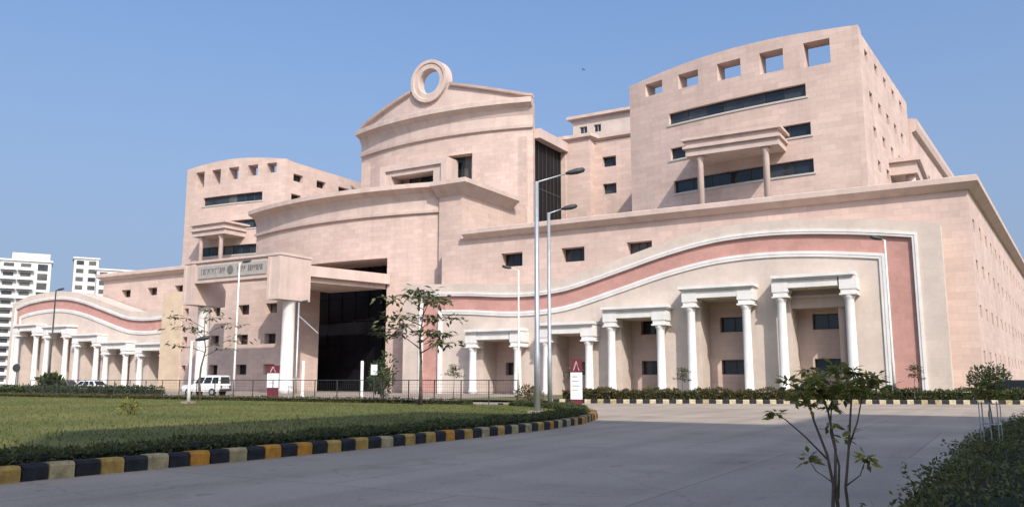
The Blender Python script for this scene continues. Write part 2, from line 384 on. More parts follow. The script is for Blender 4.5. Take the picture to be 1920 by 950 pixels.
sholes = [(s, s + 1.5, z, z + 1.15, 0.45) for s, z in side_w]
L_ = math.hypot(KX, 1); sn = (1 / L_, KX / L_)   # outward (u, v) normal of the side wall
mps = straight(0, 0, KX / L_, -1 / L_, sn[0], sn[1])
def f(b):
    wall(b, mp, -56.0, 0, 0, 18.2, holes)
    wall(b, mps, 0, 100, 0, 18.2, sholes)
    b.face([(-56, 0, 0), (-56, 0, 18.2), (-56, -25, 18.2), (-56, -25, 0)])
part(rw, 'wall', PINK, f)
part(rw, 'roof', ROOFM, lambda b: b.face([(-56, 0, 18.2), (0, 0, 18.2), (6.9, -100, 18.2), (-56, -100, 18.2)]))
part(rw, 'cornice', PINK_TRIM, lambda b: b.sweep(CORN, [(-52.6, 0), (0, 0), (6.9, -100)], 1))
for u, z in rw_up: window(rw, u, -1.05, z, 2.8, 1.6, 0, 3)
for h in holes[3:]: window(rw, (h[0] + h[1]) / 2, -0.62, h[2], h[1] - h[0], h[3] - h[2], 0, 2)
phs = math.atan2(sn[0], sn[1])
for h in sholes:
    p_ = mps((h[0] + h[1]) / 2, 0, 0.38); window(rw, p_[0], p_[1], h[2], 1.5, 1.15, phs, 2)
# stone hood deep in the tallest niche
def f(b):
    b.box(-14.9, -9.9, 0.0, 2.4, 8.0, 8.9); b.box(-15.0, -9.8, 0.0, 2.6, 8.9, 9.15); b.box(-14.8, -10.0, 0.0, 2.2, 9.15, 9.7); b.box(-15.0, -9.8, 0.0, 2.5, 9.7, 9.95)
part(rw, 'niche_hood', PINK_TRIM, f)
for u in (-10.6,): part(rw, 'niche_column', PINK_TRIM, lambda b, u=u: b.lathe(u, 1.8, [(0.35, 0.1), (0.35, 8.0)]))

# ------------------------------------------------------------------ porticos with S-curved band
RT = [(-58, 11.35), (-56.7, 11.3), (-50, 11.0), (-45, 10.62), (-41.5, 10.6), (-38.5, 10.85), (-36.4, 11.25), (-31.5, 12.55), (-26.5, 13.87), (-21.9, 14.72), (-17.6, 14.98), (-13.5, 14.85), (-8.9, 14.4), (-4.3, 13.75), (-2, 13.4)]
def interp(tab, x):
    # smooth (Catmull-Rom) interpolation
    n = len(tab)
    for i in range(n - 1):
        if x <= tab[i + 1][0] or i == n - 2:
            p0 = tab[max(i - 1, 0)]; p1 = tab[i]; p2 = tab[i + 1]; p3 = tab[min(i + 2, n - 1)]
            t = min(1, max(0, (x - p1[0]) / (p2[0] - p1[0])))
            m1 = (p2[1] - p0[1]) / (p2[0] - p0[0]) * (p2[0] - p1[0]); m2 = (p3[1] - p1[1]) / (p3[0] - p1[0]) * (p2[0] - p1[0])
            return (2 * t**3 - 3 * t * t + 1) * p1[1] + (t**3 - 2 * t * t + t) * m1 + (-2 * t**3 + 3 * t * t) * p2[1] + (t**3 - t * t) * m2
    return tab[-1][1]
redtop = lambda x: interp(RT, x)
redbot = lambda x: interp(RT, x) - 1.78
XA0, XA1, XB0, XB1 = -56.7, -4.35, -54.2, -6.75
def portico(root, T, vf, depth, closed_back):
    """T maps the model u to the placed u; vf = plane of the screen's face"""
    Tt = lambda u: T(u)
    phol = [(cl + 0.55, cr - 0.35, 0.0, H - 1.25) for a, c, H, cl, cr in portals]
    def strips(b, x0, x1, lo, hi, v, n):
        xs = lin(x0, x1, n)
        for a, c in zip(xs, xs[1:]): b.face([(Tt(a), v, lo(a)), (Tt(c), v, lo(c)), (Tt(c), v, hi(c)), (Tt(a), v, hi(a))])
    zero = lambda x: 0.0
    top = lambda x: redtop(x) + 1.3
    def f(b):   # outer frame: flat face around the red band, coping, end faces
        strips(b, -59.4, XA0, zero, top, vf, 2); strips(b, XA1, -2.2, zero, top, vf, 2)
        strips(b, XA0, XA1, redtop, top, vf, 70)
        xs = lin(-59.4, -2.2, 76)
        for a, c in zip(xs, xs[1:]): b.face([(Tt(a), vf, top(a)), (Tt(c), vf, top(c)), (Tt(c), vf - depth, top(c)), (Tt(a), vf - depth, top(a))])
        for x in (-59.4, -2.2): b.face([(Tt(x), vf, 0), (Tt(x), vf, top(x)), (Tt(x), vf - depth, top(x)), (Tt(x), vf - depth, 0)])
        for x, g in ((XA0, redtop), (XA1, redtop)): b.face([(Tt(x), vf, 0), (Tt(x), vf, g(x)), (Tt(x), vf - 0.2, g(x)), (Tt(x), vf - 0.2, 0)])
        strips_soff = lin(XA0, XA1, 70)
        for a, c in zip(strips_soff, strips_soff[1:]): b.face([(Tt(a), vf, redtop(a)), (Tt(c), vf, redtop(c)), (Tt(c), vf - 0.2, redtop(c)), (Tt(a), vf - 0.2, redtop(a))])
        if closed_back:
            strips(b, -59.4, -2.2, zero, top, vf - depth, 76)
    part(root, 'outer_frame', CREAM, f)
    def f(b):
        v = vf - 0.2
        strips(b, XA0, XB0, zero, redtop, v, 2); strips(b, XB1, XA1, zero, redtop, v, 2)
        strips(b, XB0, XB1, redbot, redtop, v, 66)
    part(root, 'red_band', RED, f)
    def f(b):   # inner field with niche openings
        S = sorted(set(lin(XB0, XB1, 90) + [h[0] for h in phol] + [h[1] for h in phol]))
        v = vf - 0.05
        for a, c in zip(S, S[1:]):
            m = (a + c) / 2; lo = 0.0
            for h in phol:
                if h[0] < m < h[1]: lo = h[3]
            b.face([(Tt(a), v, lo), (Tt(c), v, lo), (Tt(c), v, redbot(c)), (Tt(a), v, redbot(a))])
        for h in phol:
            for x in (h[0], h[1]): b.face([(Tt(x), v, 0), (Tt(x), v, h[3]), (Tt(x), vf - depth, h[3]), (Tt(x), vf - depth, 0)])
            b.face([(Tt(h[0]), v, h[3]), (Tt(h[1]), v, h[3]), (Tt(h[1]), vf - depth, h[3]), (Tt(h[0]), vf - depth, h[3])])
    part(root, 'inner_field', CREAM, f)
    # white mouldings on both sides of the band
    def mould(b, xl, xr, g, w, proud, dz):
        xs = lin(xl, xr, 80)
        pts = [(xl, 0.0)] + [(x, g(x)) for x in xs] + [(xr, 0.0)]
        n = len(pts); A = []
        for i, (x, z) in enumerate(pts):
            ns = []
            for a, c in ((i - 1, i), (i, i + 1)):
                if a >= 0 and c < n:
                    dx, dz_ = pts[c][0] - pts[a][0], pts[c][1] - pts[a][1]; l = math.hypot(dx, dz_) or 1; ns.append((-dz_ / l, dx / l))
            nx = sum(q[0] for q in ns) / len(ns); nz = sum(q[1] for q in ns) / len(ns); l2 = max(0.5, nx * nx + nz * nz); nx /= l2; nz /= l2
            ring = []
            for o, pv in ((-w * 0.5, vf - 0.22), (-w * 0.5, vf + proud * 0.6), (-w * 0.15, vf + proud * 0.7), (0.0, vf + proud), (w * 0.5, vf + proud), (w * 0.5, vf - 0.22)):
                ring.append(b.p(Tt(x + nx * o), pv, z + nz * o))
            A.append(ring)
        for r0, r1 in zip(A, A[1:]):
            for k in range(5): b.f.append([r0[k], r0[k + 1], r1[k + 1], r1[k]]); b.m.append(0)
    part(root, 'outer_moulding', WHITE, lambda b: mould(b, XA0 - 0.12, XA1 + 0.12, lambda x: redtop(x) + 0.12, 0.42, 0.16, 0))
    part(root, 'inner_moulding', WHITE, lambda b: mould(b, XB0 + 0.15, XB1 - 0.15, lambda x: redbot(x) - 0.15, 0.5, 0.14, 0))
    for a, c, H, cl, cr in portals:
        def f(b):
            x0, x1 = sorted((Tt(a), Tt(c)))
            b.box(x0, x1, vf - 0.1, vf + 1.95, H - 0.28, H); b.box(x0 + 0.12, x1 - 0.12, vf - 0.1, vf + 1.8, H - 0.42, H - 0.28)
            b.box(x0 + 1.45, x1 - 1.45, vf - 0.1, vf + 1.6, H - 1.15, H - 0.42)
        po = part(root, 'portal', WHITE, f)
        for xc, out_ in ((cl, a), (cr, c)):
            x = Tt(xc)
            def f(b):
                v0, v1 = vf - 0.1, vf + 1.65
                b.box(x - 0.72, x + 0.72, v0, v1, H - 1.5, H - 0.424)
                # tapering lower half of the capital
                lo = [(x - 0.62, v0), (x + 0.62, v0), (x + 0.62, v1 - 0.05), (x - 0.62, v1 - 0.05)]
                b.prism(lo, H - 1.85, H - 1.504)
                b.prism([(x - 0.74, v0), (x + 0.74, v0), (x + 0.74, v1 + 0.05), (x - 0.74, v1 + 0.05)], H - 2.0, H - 1.854)
            part(po, 'capital', WHITE, f)
            part(po, 'column', WHITE, lambda b: b.lathe(x, vf + 1.15, [(0.52, 0.0), (0.52, 0.35), (0.42, 0.45), (0.39, H - 2.5), (0.42, H - 2.35), (0.52, H - 2.15), (0.52, H - 2.004)], 16), True)
rp = empty('portico', -30, 3.5)
tag(rp, 'large cream and red S-curved portico of five white column portals along the near wing', 'portico')
portico(rp, lambda u: u, 2.9, 2.88, False)
lp = empty('portico', -125, 0)
tag(lp, 'distant mirrored cream portico with red wavy band beside the white apartment tower', 'portico')
def TL(u):
    q = -153.5 - u
    return q if q > -143.5 else -143.5 + (q + 143.5) * 0.62
portico(lp, TL, 0.0, 3.48, True)

# ------------------------------------------------------------------ left wing and block beside the porch
lw = empty('podium_wing', -110, -4)
tag(lw, 'far pink stone podium wing with small square windows behind the distant portico', 'building')
lwin = [(-122.4, 14.95), (-115.7, 14.95), (-109.0, 14.95), (-102.3, 14.95)]
lh = [(u - 1.2, u + 1.2, z, z + 1.25, 1.0) for u, z in lwin]
mpl = straight(0, -4, 1, 0, 0, 1)
def f(b):
    wall(b, mpl, -128.6, -90, 0, 18.3, lh)
    b.face([(-128.6, -4, 0), (-128.6, -4, 18.3), (-128.6, -40, 18.3), (-128.6, -40, 0)])
part(lw, 'wall', PINK, f)
part(lw, 'roof', ROOFM, lambda b: b.face([(-128.6, -4, 18.3), (-90, -4, 18.3), (-90, -60, 18.3), (-128.6, -60, 18.3)]))
part(lw, 'cornice', PINK_TRIM, lambda b: b.sweep([(o, z + 0.05) for o, z in CORN], [(-128.6, -40), (-128.6, -4), (-90, -4)], 1))
for u, z in lwin: window(lw, u, -4.95, z, 2.4, 1.25, 0, 2)

fb = empty('porch_side_block', -88, 5)
tag(fb, 'low pink block with three rows of small windows under the entrance gateway', 'building')
fh = []
for z in (2.2, 6.1, 10.0):
    for u, w in ((-95.6, 0.9), (-89.6, 1.7), (-84.3, 2.1), (-79.2, 2.0)): fh.append((u - w / 2, u + w / 2, z, z + 1.3, 0.9))
mpf = straight(0, 5, 1, 0, 0, 1)
def f(b):
    wall(b, mpf, -96.4, -75.2, 0, 14.2, fh)
    b.face([(-75.2, 5, 0), (-75.2, 5, 14.2), (-75.2, 0.4, 14.2), (-75.2, 0.4, 0)]); b.face([(-75.2, 0.4, 0), (-75.2, 0.4, 14.2), (-96, 0.4, 14.2), (-96, 0.4, 0)])
    b.face([(-96.4, 5, 14.2), (-75.2, 5, 14.2), (-75.2, 0.4, 14.2), (-96.4, 0.4, 14.2)])
part(fb, 'wall', PINK, f)
for h in fh: window(fb, (h[0] + h[1]) / 2, 5 - 0.85, h[2], h[1] - h[0], h[3] - h[2], 0, 2)
part(fb, 'corner_pier', CREAM_Y, lambda b: b.box(-100.6, -96.4, -3, 5.15, 0, 13.7))

# ------------------------------------------------------------------ towers
TR = 91.0
def tower(root, uo, sg, dz, sidewin, TW):
    q_ = TW / 27.4   # bays narrow with the front
    def mpt(t, z, d):
        k = t / TR; c = math.sqrt(1 - k * k)
        return (uo + sg * (t - k * d), -8 - TR * (1 - c) - c * d, z + dz)
    ops = [(2.9, 5.6, 34.65), (7.8, 10.4, 34.95), (12.6, 15.4, 35.35), (17.8, 20.4, 35.6), (22.6, 25.0, 35.8)]
    strips = [(5.6, 21.8, 31.5, 32.9), (5.3, 21.7, 27.2, 28.6), (5.2, 21.4, 23.1, 24.6)]
    ops = [(a * q_, c * q_, z) for a, c, z in ops]; strips = [(a * q_, c * q_, e, g) for a, c, e, g in strips]
    hs = [(a, c, z, 37.4, 2.0) for a, c, z in ops] + [(a, c, z0, z1, 0.55) for a, c, z0, z1 in strips]
    def f(b):
        wall(b, mpt, 0, TW, 16, 34.0, [h for h in hs if h[3] < 34], 1.4)
        wall(b, mpt, 0, TW, 34.0, lambda t: 38.2 + 0.65 * math.sin(math.pi * t / TW) - 0.4 * (t / TW) ** 3, [h for h in hs if h[3] > 34], 1.4, 2.0, True)
    part(root, 'front_wall', PINK, f)
    # strips: one window per bay, following the curve
    for a, c, z0, z1 in strips:
        n = 7; ts = lin(a, c, n)
        for t0, t1 in zip(ts, ts[1:]):
            p0 = mpt(t0, 0, 0.42); p1 = mpt(t1, 0, 0.42)
            du, dv = p1[0] - p0[0], p1[1] - p0[1]
            if sg < 0: du, dv = -du, -dv
            w = math.hypot(du, dv)
            window(root, (p0[0] + p1[0]) / 2, (p0[1] + p1[1]) / 2, z0 + dz, w, z1 - z0, -math.atan2(dv, du), 1)
    # raised sill under each strip
    for a, c, z0, z1 in strips:
        def f(b):
            ts = lin(a - 0.2, c + 0.2, 14)
            path = [mpt(t, 0, 0)[:2] for t in ts]
            if sg < 0: path = path[::-1]
            b.sweep([(0.0, z0 - 0.22 + dz), (0.1, z0 - 0.22 + dz), (0.12, z0 - 0.02 + dz), (0.0, z0 - 0.02 + dz)], path, 1)
        part(root, 'sill', FRAMEW, f)
    # side walls; the outer one leans as the podium's does
    cI = mpt(TW, 0, 0); dep = 28
    mo = straight(uo, -8, -sg * KX / L_ * 1.0, -1 / L_, -sg * sn[0], sn[1])
    mi = straight(cI[0], cI[1], 0, -1, sg, 0)
    so_ = [(s, s + 1.6, z, z + 1.2, 0.5) for s, z in sidewin['outer']]
    si_ = [(s, s + 2.1, z, z + 1.2, 0.8) for s, z in sidewin['inner']]
    def f(b):
        wall(b, lambda s, z, d: (*mo(s, 0, d)[:2], z + dz), 0, dep, 16, 37.6, so_)
        wall(b, lambda s, z, d: (*mi(s, 0, d)[:2], z + dz), 0, dep - 4, 16, 37.6, si_)
        e = mo(dep, 0, 0); e2 = mi(dep - 4, 0, 0)
        b.face([(e[0], e[1], 16 + dz), (e2[0], e2[1], 16 + dz), (e2[0], e2[1], 37.6 + dz), (e[0], e[1], 37.6 + dz)])
    part(root, 'side_wall', PINK, f)
    for s in so_:
        q = mo((s[0] + s[1]) / 2, 0, 0.42); window(root, q[0], q[1], s[2] + dz, 1.6, 1.2, math.atan2(-sg * sn[0], sn[1]), 2)
    for s in si_:
        q = mi((s[0] + s[1]) / 2, 0, 0.7); window(root, q[0], q[1], s[2] + dz, 2.1, 1.2, math.atan2(sg, 0), 2)
    def f(b):
        e = mo(dep, 0, 0); e2 = mi(dep - 4, 0, 0); f0 = mpt(0, 0, 1.9); f1 = mpt(TW, 0, 1.9)
        b.face([(f0[0], f0[1], 34.2 + dz), (f1[0], f1[1], 34.2 + dz), (e2[0], e2[1], 34.2 + dz), (e[0], e[1], 34.2 + dz)])
    part(root, 'roof', ROOFM, f)
    # hooded balcony on two columns
    ua, ub = sorted((uo + sg * 8.0 * q_, uo + sg * 18.0 * q_)); z = dz
    def f(b):
        b.box(ua, ub, -11, -4.9, 25.75 + z, 26.55 + z); b.box(ua - 0.25, ub + 0.25, -11, -4.6, 26.55 + z, 26.85 + z)
        b.box(ua + 0.05, ub - 0.05, -11, -4.85, 26.85 + z, 27.45 + z); b.box(ua - 0.35, ub + 0.35, -11, -4.5, 27.45 + z, 27.75 + z)
    part(root, 'balcony_hood', PINK_TRIM, f)
    for x in (ua + 1.4, ub - 1.5):
        part(root, 'balcony_column', PINK_TRIM, lambda b: b.lathe(x, -5.6, [(0.38, 17 + z), (0.34, 25.2 + z), (0.5, 25.5 + z), (0.5, 25.746 + z)], 14), True)

rt = empty('tower_block', -22, -8)
tag(rt, 'tall pink tower with bowed front, sky openings along its parapet and strip windows', 'building')
ow = [(2.4 + 5.0 * i, 35.2) for i in range(5)] + [(3.6 + 4.6 * i, 30.9) for i in range(5)] + [(4.6 + 4.8 * i, 27.3) for i in range(4)] + [(5.8 + 4.8 * i, 23.8) for i in range(2)]
tower(rt, -8.9, -1, 0.0, {'outer': ow, 'inner': []}, 27.4)
def f(b):
    u0 = -8.9 + KX * 4
    b.box(u0 - 3, u0 + 3.4, -32, -20.5, 24.6, 26.0); b.box(u0 - 3, u0 + 3.8, -32.3, -20.1, 26.0, 26.5)
part(rt, 'side_balcony_hood', PINK_TRIM, f)
for v in (-21.6, -30.6): part(rt, 'side_balcony_column', PINK_TRIM, lambda b, v=v: b.lathe(-6.0, v, [(0.5, 17), (0.5, 24.6)], 14), True)
lt = empty('tower_block', -100, -8)
tag(lt, 'smaller looking far pink tower with bowed front rising above the entrance gateway', 'building')
tower(lt, -114.0, 1, -1.9, {'outer': [], 'inner': [(1.5 + 5.2 * i, 34.6) for i in range(4)] + [(1.2 + 5.2 * i, 31.3) for i in range(4)]}, 20.6)
rb = empty('rear_wing', -2, -70)
tag(rb, 'receding pink rear wing with ribbed cornice behind the tall bowed tower', 'building')
bw = [(2 + 5 * i, z) for z in (21, 25, 29) for i in range(10)]
mb_ = straight(-6.6, -36.2, KX / L_, -1 / L_, sn[0], sn[1])
def f(b):
    wall(b, mb_, 0, 60, 16, 34.0, [(s, s + 1.6, z, z + 1.3, 0.45) for s, z in bw])
    b.face([(-6.6, -36.2, 16), (-6.6, -36.2, 34), (-34, -36.2, 34), (-34, -36.2, 16)])
    b.face([(-6.6, -36.2, 34), (-34, -36.2, 34), (-34, -96, 34), (-2.4, -96, 34)])
part(rb, 'wall', PINK, f)
part(rb, 'cornice', PINK_TRIM, lambda b: b.sweep([(0, 33.6), (0.5, 33.8), (0.7, 34.6), (0.7, 35.3), (0, 35.5), (-0.6, 35.5), (-0.6, 33.6)], [(-6.6, -36.2), (-2.46, -96)], 1))
for s, z in bw:
    q = mb_(s + 0.8, 0, 0.38); window(rb, q[0], q[1], z, 1.6, 1.3, phs, 2)

# ------------------------------------------------------------------ entrance block (lower, in front)
COVE = lambda z: [(0.0, z - 3.7), (0.32, z - 3.65), (0.36, z - 3.3), (0.1, z - 3.22), (0.14, z - 1.9), (0.5, z - 1.1), (1.5, z - 0.62), (1.5, z - 0.05), (1.35, z), (-0.5, z)]
eb = empty('entrance_block', -73.5, 0)
tag(eb, 'bowed pink entrance block with overhanging cornice above the dark porch opening', 'building')
ac = arc(-73.5, 56, -0.5)
VO = (-85.0, -65.3, 0.0, 16.9, 7.0)
def f(b):
    wall(b, ac, -92.0, -58.0, 0, 25.6, [VO], 1.3)
    e = ac(-92.0, 0, 0)
    b.face([(e[0], e[1], 0), (e[0], e[1], 25.6), (e[0], -18, 25.6), (e[0], -18, 0)])
part(eb, 'front_wall', PINK, f)
def f(b):   # plain end pier with return wall
    b.box(-58.0, -54.6, -18, -2.1, 0, 25.7)
part(eb, 'end_pier', PINK, f)
pathE = [ac(u, 0, 0)[:2] for u in lin(-92, -58.0, 26)]
part(eb, 'cornice', PINK_TRIM, lambda b: b.sweep(COVE(26.0), pathE, 1))
def f(b):
    b.sweep([(0.0, 24.2), (0.3, 24.5), (1.4, 25.35), (1.4, 25.9), (0.0, 26.0), (-1.0, 26.0)], [(-58.3, -2.05), (-54.55, -2.05), (-54.55, -14)], 1)
part(eb, 'pier_cornice', PINK_TRIM, f)
part(eb, 'roof', ROOFM, lambda b: b.prism([(q[0], q[1] - 0.3) for q in pathE] + [(-55, -4), (-55, -18), (-92, -18)], 25.0, 25.4))
gl = lambda u0, u1, z0, z1: (lambda b: b.box(u0, u1, -6.6, -6.5, z0, z1))
def f(b):
    for u in lin(VO[0], VO[1], 8): b.box(u - 0.06, u + 0.06, -6.5, -6.35, 0, 16.9)
    for z in (3.2, 6.4, 9.6, 12.8): b.box(VO[0], VO[1], -6.5, -6.37, z - 0.06, z + 0.06)
sc_ = part(eb, 'glazed_screen', VOIDGLASS, f)
us = lin(VO[0], VO[1], 8); zs = [0, 3.2, 6.4, 9.6, 12.8, 16.9]
for a, c in zip(us, us[1:]):
    for z0, z1 in zip(zs, zs[1:]): part(sc_, 'pane', VOIDGLASS, gl(a + 0.06, c - 0.06, z0 + 0.06, z1 - 0.06))

# entrance gateway (porte-cochere)
gw = empty('entrance_gateway', -75, 13)
tag(gw, 'pink entrance gateway with grey name strip raised on two stout white pillars', 'gateway')
for u0 in (-83.6, -69.3):
    def f(b):
        b.box(u0, u0 + 1.95, 10.3, 15.0, 10.45, 15.4); b.box(u0 - 0.1, u0 + 2.05, 10.2, 15.1, 15.4, 15.7)
        # proud margins leave a recessed panel on the front
        b.box(u0, u0 + 0.35, 15.0, 15.14, 10.45, 15.3); b.box(u0 + 1.5, u0 + 1.95, 15.0, 15.14, 10.45, 15.3); b.box(u0 + 0.35, u0 + 1.5, 15.0, 15.12, 10.45, 10.8)
    part(gw, 'pier_block', PINK_TRIM, f)
    part(gw, 'pillar', WHITE, lambda b, u0=u0: b.lathe(u0 + 0.98, 12.6, [(0.85, 0), (0.85, 0.5), (0.72, 0.6), (0.72, 10.2), (0.8, 10.3), (0.8, 10.45)], 20), True)
def f(b):
    b.box(-81.65, -69.3, 12.9, 14.85, 13.0, 15.4); b.box(-81.5, -69.4, 12.8, 15.05, 15.4, 15.68)
    b.box(-81.65, -69.3, 14.85, 15.05, 12.95, 13.25)
part(gw, 'front_beam', PINK_TRIM, f)
def f(b):
    b.prism([(-75.2, -1.0), (-64.7, -1.0), (-67.6, 10.29), (-75.2, 10.29)], 13.5, 14.75)
    b.prism([(-74.8, -1.0), (-65.4, -1.0), (-68.2, 10.28), (-74.8, 10.28)], 12.9, 13.5)
part(gw, 'canopy_slab', PINK_TRIM, f)
st = part(gw, 'name_strip', SIGNG, lambda b: b.box(-81.2, -69.7, 14.85, 14.98, 13.45, 14.95))
u = -80.6
while u < -70.4:   # lettering too blurred in the photograph to read: a line of uneven dark strokes
    w = rnd.uniform(0.16, 0.3)
    if abs(u + 75.6) > 0.9 and rnd.random() > 0.16:
        part(st, 'letter', LETTER, lambda b: (b.box(u, u + 0.06, 14.98, 15.02, 13.95, 14.6), b.box(u + 0.06, u + w, 14.98, 15.01, rnd.choice((13.95, 14.25, 14.52)), 14.6)))
    u += w + 0.12
part(st, 'emblem', LETTER, lambda b: b.tube([(-75.6, 14.98, 14.27), (-75.6, 15.03, 14.27)], [0.55, 0.5], 18))

# ------------------------------------------------------------------ central block with ring pediment
cb = empty('central_block', -70, -17)
tag(cb, 'tall bowed central block crowned by a pediment with a round stone ring', 'building')
am = arc(-70, 50, -17)
WO = (-77.5, -63.2, 27.2, 34.3, 1.6)
UL, UR = -86.2, -54.2
def ped(u):
    return 42.3 + (46.6 - 42.3) * (1 - abs(u + 70.8) / 16.2) if abs(u + 70.8) < 16.2 else 42.3
def f(b):
    wall(b, am, UL, UR, 14, 41.2, [WO], 1.2, 1.4, True)
part(cb, 'front_wall', PINK, f)
part(cb, 'pediment', PINK_TRIM, lambda b: wall(b, lambda s, z, d: am(s, z, d + 0.15), UL + 0.1, UR - 0.1, 41.2, lambda u: (ped(u) - 0.35) if abs(u + 70.8) > 2.6 else 44.1, [], 0.4, 1.1, True))
pathC = [am(u, 0, 0)[:2] for u in lin(UL, UR, 26)]
part(cb, 'cornice', PINK_TRIM, lambda b: b.sweep([(0.0, 37.2), (0.35, 37.3), (0.4, 37.75), (0.1, 37.85), (0.1, 39.2), (0.5, 40.2), (1.35, 40.75), (1.35, 41.45), (1.2, 41.55), (-0.2, 41.7)], pathC, 1))
def rake(b, ua, ub):
    us_ = lin(ua, ub, 16); rings = []
    for u in us_:
        z = ped(u); rings.append([am(u, z - 0.45, 0.15), am(u, z - 0.35, -0.35), am(u, z, -0.45), am(u, z + 0.08, 1.5)])
    for A, B in zip(rings, rings[1:]):
        for k in range(3): b.face([A[k], A[k + 1], B[k + 1], B[k]])
    b.face(rings[0]); b.face(rings[-1])
part(cb, 'rake_moulding', PINK_TRIM, lambda b: rake(b, UL, -74.6)); part(cb, 'rake_moulding', PINK_TRIM, lambda b: rake(b, -67.0, UR))
def ring(b):
    cz, cu, n = 46.5, -70.8, 48
    prof = [(1.9, -16.45), (2.0, -16.3), (2.75, -16.3), (2.85, -16.15), (3.35, -16.15), (3.4, -17.7), (1.9, -17.7)]
    rs = [[b.p(cu + r * math.cos(2 * math.pi * k / n), v - 0.5, cz + r * math.sin(2 * math.pi * k / n)) for r, v in prof] for k in range(n)]
    for k in range(n):
        A, B = rs[k], rs[(k + 1) % n]
        for j in range(len(prof)): b.f.append([A[j], A[(j + 1) % len(prof)], B[(j + 1) % len(prof)], B[j]]); b.m.append(0)
part(cb, 'ring', PINK_TRIM, ring)
wg = lin(WO[0], WO[1], 7)
for a, c in zip(wg, wg[1:]):
    p0 = am(a, 0, 1.5); p1 = am(c, 0, 1.5)
    window(cb, (p0[0] + p1[0]) / 2, (p0[1] + p1[1]) / 2, 27.2, math.hypot(p1[0] - p0[0], p1[1] - p0[1]), 7.1, -math.atan2(p1[1] - p0[1], p1[0] - p0[0]), 1)
def f(b):   # boxed window surround standing in front of the glazing
    x0, x1, v0, v1, z0, z1 = -78.6, -66.2, -18.2, -15.2, 27.0, 33.7
    b.box(x0, x1, v0, v1, z1 - 0.9, z1); b.box(x0, x0 + 1.0, v0, v1, z0, z1 - 0.9); b.box(x1 - 1.0, x1, v0, v1, z0, z1 - 0.9)
    b.box(x0 + 1.0, x1 - 1.0, v0, v1 - 0.35, z1 - 1.7, z1 - 0.9)
    b.box(x0 + 1.0, x0 + 1.9, v0, v1 - 0.35, z0, z1 - 1.7); b.box(x1 - 2.6, x1 - 1.0, v0, v1 - 0.35, z0, z1 - 1.7)
    b.box(x0 + 1.9, x1 - 2.6, v0, v1 - 0.35, z0, 30.3)
part(cb, 'window_surround', PINK_TRIM, f)
def f(b):
    b.box(-85.5, -54.9, -60, -18.9, 14, 36.0)
part(cb, 'rear_body', PINK, f)
def f(b):
    b.box(-55.6, -53.6, -30.6, -20.6, 36.0, 37.4); b.box(-85.6, -55.6, -60.2, -20.6, 36.004, 37.3)
part(cb, 'side_cornice', PINK_TRIM, f)
gs = None
for v0, v1 in zip(lin(-29.4, -20.0, 4), lin(-29.4, -20.0, 4)[1:]):
    for z0, z1 in ((16, 22), (22, 29), (29, 36)):
        window(cb, -54.80, (v0 + v1) / 2, z0, v1 - v0, z1 - z0, R(90), 2, glass=VOIDGLASS)

lk = empty('link_block', -50, -30)
tag(lk, 'recessed pink link between the central block and the bowed tower', 'building')
lkw = [(-49.0, 33.4), (-49.0, 29.4)]
mk = straight(0, -29.6, 1, 0, 0, 1); mk2 = straight(0, -31.6, 1, 0, 0, 1)
def f(b):
    b.box(-55.5, -54.0, -45, -29.4, 14, 38.0)
    wall(b, mk, -54.0, -48.2 - 1.8, 14, 38.0)
    b.face([(-50.0, -29.6, 14), (-50.0, -29.6, 38), (-50.0, -31.6, 38), (-50.0, -31.6, 14)])
    wall(b, mk2, -50.0, -30, 14, 37.4, [(-48.9 + 0.1, -46.6, z, z + 1.6, 0.8) for _, z in ((0, 33.4), (0, 29.2))])
part(lk, 'wall', PINK, f)
for z in (33.4, 29.2): window(lk, -47.7, -32.3, z, 2.2, 1.6, 0, 2)
part(lk, 'cornice', PINK_TRIM, lambda b: b.sweep([(0, 37.6), (0.5, 37.9), (0.5, 38.4), (0, 38.4), (-0.5, 38.4), (-0.5, 37.6)], [(-55.6, -29.4), (-54, -29.4), (-53.2, -29.6), (-50, -29.6), (-49.6, -31.6), (-38, -31.6)], 1))
pk = empty('roof_pavilion', -56, -46)
tag(pk, 'pale rooftop room with two small windows above the recessed link', 'building')
mpk = straight(0, -45, 1, 0, 0, 1)
pkh = [(-59.0, -57.6, 43.6, 44.9, 0.3), (-56.3, -55.0, 43.6, 44.9, 0.3)]
def f(b):
    wall(b, mpk, -60.3, -44, 36, 46.3, pkh)
    b.face([(-60.3, -45, 36), (-60.3, -45, 46.3), (-60.3, -56, 46.3), (-60.3, -56, 36)])
part(pk, 'wall', CREAM, f)
part(pk, 'roof', PINK_TRIM, lambda b: b.box(-61.2, -43.6, -57, -44.2, 46.3, 46.8))
for h in pkh: window(pk, (h[0] + h[1]) / 2, -45.25, h[2], h[1] - h[0], h[3] - h[2], 0, 2, frame=FRAMEW)

